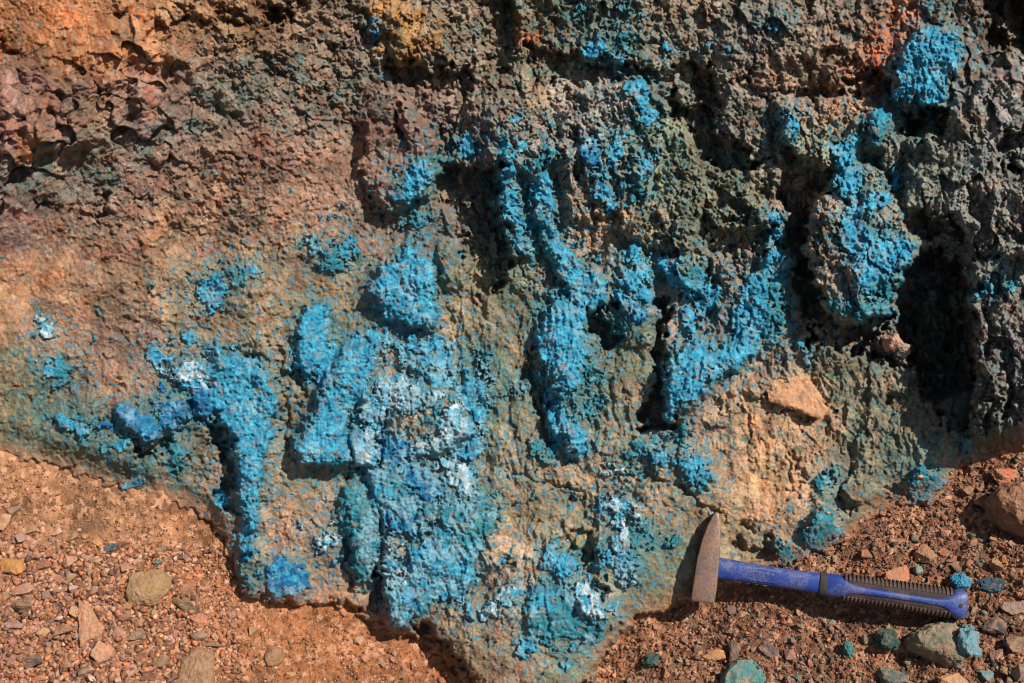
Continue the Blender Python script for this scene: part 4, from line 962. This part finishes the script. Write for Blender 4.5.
me.polygons.add(len(Fc)); me.polygons.foreach_set('loop_start', np.arange(0, Fc.size, 3, dtype=np.int32))
me.update(calc_edges=True)
at = me.color_attributes.new('col', 'FLOAT_COLOR', 'POINT'); c4 = np.ones((len(V), 4), F); c4[:, :3] = Cg; at.data.foreach_set('color', c4.ravel())
me.materials.append(M_EARTH)
link(me, 'gravel', kind='stuff')

# --------------------------------------------------------------------------- the hammer
def metal_mat():
    m, nt, b = mat_base('worn_rusty_steel')
    tc = N(nt, 'ShaderNodeNewGeometry'); n1 = N(nt, 'ShaderNodeTexNoise'); n1.inputs['Scale'].default_value = 38; n1.inputs['Detail'].default_value = 8; n1.inputs['Roughness'].default_value = .7
    n2 = N(nt, 'ShaderNodeTexNoise'); n2.inputs['Scale'].default_value = 400; n2.inputs['Detail'].default_value = 4
    nt.links.new(tc.outputs['Position'], n1.inputs['Vector']); nt.links.new(tc.outputs['Position'], n2.inputs['Vector'])
    r = N(nt, 'ShaderNodeValToRGB'); e = r.color_ramp.elements
    e[0].position = .34; e[0].color = (.15, .09, .068, 1); e[1].position = .72; e[1].color = (.34, .14, .05, 1)
    q = e.new(.5); q.color = (.20, .125, .098, 1)
    nt.links.new(n1.outputs['Fac'], r.inputs[0])
    mx = N(nt, 'ShaderNodeMix', data_type='RGBA', blend_type='OVERLAY'); mx.inputs[0].default_value = .7
    nt.links.new(r.outputs[0], mx.inputs[6]); nt.links.new(n2.outputs['Fac'], mx.inputs[7]); nt.links.new(mx.outputs[2], b.inputs['Base Color'])
    b.inputs['Metallic'].default_value = .35; b.inputs['Roughness'].default_value = .52
    bp = N(nt, 'ShaderNodeBump'); bp.inputs['Strength'].default_value = .4; bp.inputs['Distance'].default_value = .0006
    nt.links.new(n2.outputs['Fac'], bp.inputs['Height']); nt.links.new(bp.outputs['Normal'], b.inputs['Normal'])
    return m
def paint_mat(name, c, dustc, amt, rough_):
    m, nt, b = mat_base(name)
    tc = N(nt, 'ShaderNodeNewGeometry'); n1 = N(nt, 'ShaderNodeTexNoise'); n1.inputs['Scale'].default_value = 330; n1.inputs['Detail'].default_value = 5; n1.inputs['Roughness'].default_value = .75
    n2 = N(nt, 'ShaderNodeTexNoise'); n2.inputs['Scale'].default_value = 40; n2.inputs['Detail'].default_value = 5
    for n in (n1, n2): nt.links.new(tc.outputs['Position'], n.inputs['Vector'])
    ad = N(nt, 'ShaderNodeMath', operation='ADD'); nt.links.new(n1.outputs['Fac'], ad.inputs[0]); nt.links.new(n2.outputs['Fac'], ad.inputs[1])
    mr = N(nt, 'ShaderNodeMapRange'); mr.inputs[1].default_value = .95; mr.inputs[2].default_value = 1.25; mr.inputs[4].default_value = amt
    nt.links.new(ad.outputs[0], mr.inputs[0])
    mx = N(nt, 'ShaderNodeMix', data_type='RGBA'); mx.inputs[6].default_value = c + (1,); mx.inputs[7].default_value = dustc + (1,)
    nt.links.new(mr.outputs[0], mx.inputs[0]); nt.links.new(mx.outputs[2], b.inputs['Base Color'])
    b.inputs['Roughness'].default_value = rough_
    bp = N(nt, 'ShaderNodeBump'); bp.inputs['Strength'].default_value = .3; bp.inputs['Distance'].default_value = .0005
    nt.links.new(n1.outputs['Fac'], bp.inputs['Height']); nt.links.new(bp.outputs['Normal'], b.inputs['Normal'])
    return m
M_STEEL = metal_mat()
M_BLUE = paint_mat('scuffed_blue_shaft', (.011, .036, .19), (.14, .135, .18), .8, .48)
M_RUB = paint_mat('dusty_black_rubber', (.020, .011, .009), (.10, .055, .04), .6, .8)

hx0, hy0, hx1, hy1 = 712.0, 567.5, 965.0, 605.0
hh0 = surf_h(704, 575) + 19; hh1 = max(surf_h(955, 606), surf_h(945, 612)) + 17
A0 = W(hx0, hy0, hh0); A1 = W(hx1, hy1, hh1)
ex = (A1 - A0).normalized(); ez = wdir(.02, .06, 1.0); ez = (ez - ex * ez.dot(ex)).normalized(); ey = ez.cross(ex)
LEN = (A1 - A0).length / S
root = bpy.data.objects.new('rock_hammer', None); COL.objects.link(root)
root.empty_display_size = .03
MW = Matrix.Translation(A0) @ Matrix((ex, ey, ez)).transposed().to_4x4() @ Matrix.Scale(S, 4)
root.matrix_world = MW
tag(root, 'rock hammer with rusty steel head, blue shaft and black ribbed grip', 'hammer')
def part(name, bm, mat, parent=root, smooth=True):
    bmesh.ops.recalc_face_normals(bm, faces=bm.faces)
    me = bpy.data.meshes.new(name); bm.to_mesh(me); bm.free(); me.materials.append(mat)
    if smooth:
        for p in me.polygons: p.use_smooth = True
        try: me.set_sharp_from_angle(angle=math.radians(38))
        except Exception: pass
    o = link(me, name, parent); return o
K = LEN / math.hypot(hx1 - hx0, hy1 - hy0) * 1.0
kk = 1 - hh0 / D
def loft(stations, n=20, pw=2.6):
    """superellipse sections: x, half height, half depth, y offset"""
    bm = bmesh.new(); rings = []
    for st in stations:
        x, a, b = st[:3]; y0 = st[3] if len(st) > 3 else 0; z0 = st[4] if len(st) > 4 else 0; p = st[5] if len(st) > 5 else pw
        ring = []
        for i in range(n):
            t = 2 * math.pi * i / n; c, s = math.cos(t), math.sin(t)
            ring.append(bm.verts.new((x, y0 + a * math.copysign(abs(c) ** (2 / p), c), z0 + b * math.copysign(abs(s) ** (2 / p), s))))
        rings.append(ring)
    for r1, r2 in zip(rings[:-1], rings[1:]):
        for i in range(n): bm.faces.new((r1[i], r1[(i + 1) % n], r2[(i + 1) % n], r2[i]))
    bm.faces.new(rings[0]); bm.faces.new(list(reversed(rings[-1])))
    return bm
L = LEN
q = L / 256.0
part('shaft', loft([(0,10.2,7.5),(6*q,10.8,7.8),(30*q,9.9,7.6),(60*q,9.4,7.4),(90*q,9.4,7.4),(109*q,10.0,7.8),(111*q,9.9,7.8)]), M_BLUE)
part('rubber_ring', loft([(110.6*q,10.6,8.4),(111.4*q,11.2,9.0),(117*q,11.2,9.0),(118.4*q,10.6,8.4)]), M_RUB)
# blue spine of the grip: flares at both ends, narrow between the two ribbed rubber sides
part('grip_spine', loft([(118*q,10.2,8.0),(124*q,10.9,9.5),(130*q,11.0,10.5),(136*q,8.8,12),(143*q,5.9,12.4),(152*q,4.6,12.6),(180*q,4.2,12.6),(210*q,4.1,12.6),(228*q,4.6,12.6),(236*q,6.4,12.6),(241*q,10.0,12.4),(245*q,12.8,12.0),(250*q,14.0,11.6),(254*q,13.8,11.0),(256.5*q,12.2,9.0)], 24, 3.2), M_BLUE)
rub = loft([(130*q,8,7),(134*q,10.6,9.4),(140*q,11.8,10.6),(160*q,12.2,10.9),(200*q,12.8,11),(230*q,13.2,11),(240*q,12.8,10.6),(245*q,10,9)], 24, 2.7)
grip = part('rubber_grip', rub, M_RUB)
ribs = bmesh.new()
nrib = 27
for i in range(nrib):
    x = (137 + i * (104.0 / (nrib - 1)) - .5) * q
    for sg in (1, -1):
        vs = []
        ring1 = []; ring2 = []
        for t in np.linspace(-62, 62, 9):
            t = math.radians(t)
            a, b = 12.3 + (i / nrib) * .9, 10.9
            yy = sg * a * abs(math.cos(t)) ** .74; zz = b * math.copysign(abs(math.sin(t)) ** .74, t)
            inn = (yy * .93, zz * .93); outt = (yy * 1.085 , zz * 1.045)
            for dx, pr in ((-1.35, inn), (-.95, outt), (.95, outt), (1.35, inn)):
                vs.append(ribs.verts.new((x + dx * q, pr[0], pr[1])))
        for k in range(8):
            for j in range(4):
                a0 = vs[k * 4 + j]; b0 = vs[k * 4 + (j + 1) % 4]; c0 = vs[(k + 1) * 4 + (j + 1) % 4]; d0 = vs[(k + 1) * 4 + j]
                ribs.faces.new((a0, b0, c0, d0))
        ribs.faces.new(vs[:4]); ribs.faces.new(vs[-4:])
rib_o = part('grip_ribs', ribs, paint_mat('dusty_brown_rubber_ribs', (.055, .030, .022), (.17, .10, .07), .7, .8), grip, False)
# small lanyard hole near the end
hole = loft([(0,0,0)] and [(248.4*q,.9,.2,0,12.0),(249*q,1.7,.2,0,12.1),(251*q,1.7,.2,0,12.1),(251.6*q,.9,.2,0,12.0)], 12, 2)
part('hang_hole', hole, M_RUB)
# raised oval with lettering on the shaft
def local_front(xq): return 7.55
fr = bmesh.new()
for i in range(40):
    t0 = 2 * math.pi * i / 40; t1 = 2 * math.pi * (i + 1) / 40
    cx_, ax_, ay_ = 52 * q, 18 * q, 4.6
    def sq(t, k=1.0): return (cx_ + (ax_ + k) * math.copysign(abs(math.cos(t)) ** .55, math.cos(t)), (ay_ + k) * math.copysign(abs(math.sin(t)) ** .7, math.sin(t)))
    p0, p1, p2, p3 = sq(t0), sq(t1), sq(t1, .1), sq(t0, .1)
    z0, z1 = 6.6, 7.42
    v = [fr.verts.new((p[0], p[1], z)) for p in (p0, p1, p2, p3) for z in (z0, z1)]
    fr.faces.new((v[1], v[3], v[5], v[7])); fr.faces.new((v[0], v[2], v[3], v[1])); fr.faces.new((v[4], v[6], v[7], v[5]))
part('embossed_outline', fr, M_BLUE, root, False)
cu = bpy.data.curves.new('lettering', 'FONT'); cu.body = 'ESTWING'; cu.size = 6.2; cu.extrude = .34; cu.align_x = 'CENTER'; cu.align_y = 'CENTER'; cu.space_character = 1.02
tmp = bpy.data.objects.new('tmp', cu); COL.objects.link(tmp)
dg = bpy.context.evaluated_depsgraph_get(); tm = bpy.data.meshes.new_from_object(tmp.evaluated_get(dg)); bpy.data.objects.remove(tmp)
tm.materials.clear(); tm.materials.append(M_BLUE)
te = link(tm, 'embossed_lettering', root); te.location = (52 * q, 0, 7.45)
# the head: traced side outline (chisel end up, square face down), with real depth
ho = [(-3,54),(-9.5,41),(-14,27),(-18,8),(-20,-14),(-21.5,-31),(-20,-33),(1.5,-33.5),(3,-32),(4.2,-20),(4.6,-6),(5,10),(4.6,30),(3.2,46),(1,54.5)]
hb_ = bmesh.new(); layers = []
def depth_at(y): return 12.0 if y < 5 else 12.0 - (y - 5) * .085
for lay in (-1, 1):
    layers.append([hb_.verts.new((x, y, lay * depth_at(y))) for x, y in ho])
n = len(ho)
for i in range(n): hb_.faces.new((layers[0][i], layers[0][(i + 1) % n], layers[1][(i + 1) % n], layers[1][i]))
hb_.faces.new(layers[0]); hb_.faces.new(list(reversed(layers[1])))
bmesh.ops.recalc_face_normals(hb_, faces=hb_.faces)
eds = [e for e in hb_.edges if e.calc_face_angle(0) > math.radians(40)]
bmesh.ops.bevel(hb_, geom=eds, offset=1.9, segments=2, affect='EDGES', profile=.55)
head = part('head', hb_, M_STEEL)
head.rotation_euler = (0, 0, math.radians(3.0))
head.location = (2, 0, -1); head.scale = (.93, 1, 1)

# --------------------------------------------------------------------------- camera, sun, sky
cam = bpy.data.cameras.new('camera'); co_ = bpy.data.objects.new('camera', cam); COL.objects.link(co_)
co_.location = Vector((0, 0, Z0)) + AH * D * S
co_.matrix_world = Matrix.Translation(co_.location) @ Matrix((AX, AV, AH)).transposed().to_4x4()
cam.sensor_width = 36; cam.lens = 36 * D / 1024.0
cam.clip_start = .01; cam.clip_end = 100
scene.camera = co_
scene.cycles.filter_width = 1.0
sd = wdir(.50, .50, .70)
sun = bpy.data.lights.new('sun', 'SUN'); sun.energy = 5.0; sun.angle = math.radians(.5); sun.color = (1, .955, .89)
so = bpy.data.objects.new('sun', sun); COL.objects.link(so); so.rotation_euler = sd.to_track_quat('Z', 'Y').to_euler(); so.location = sd * 3 + Vector((0, 0, 1))
w = bpy.data.worlds.new('World'); scene.world = w; w.use_nodes = True
nt = w.node_tree; bg = nt.nodes['Background']; sky = nt.nodes.new('ShaderNodeTexSky'); sky.sky_type = 'NISHITA'; sky.sun_disc = False
sky.sun_elevation = math.asin(sd.z); sky.sun_rotation = math.atan2(sd.x, sd.y)
nt.links.new(sky.outputs[0], bg.inputs[0]); bg.inputs[1].default_value = .068
vs = scene.view_settings; vs.view_transform = 'Standard'; vs.look = 'None'; vs.gamma = 1; vs.exposure = .40; vs.use_curve_mapping = False
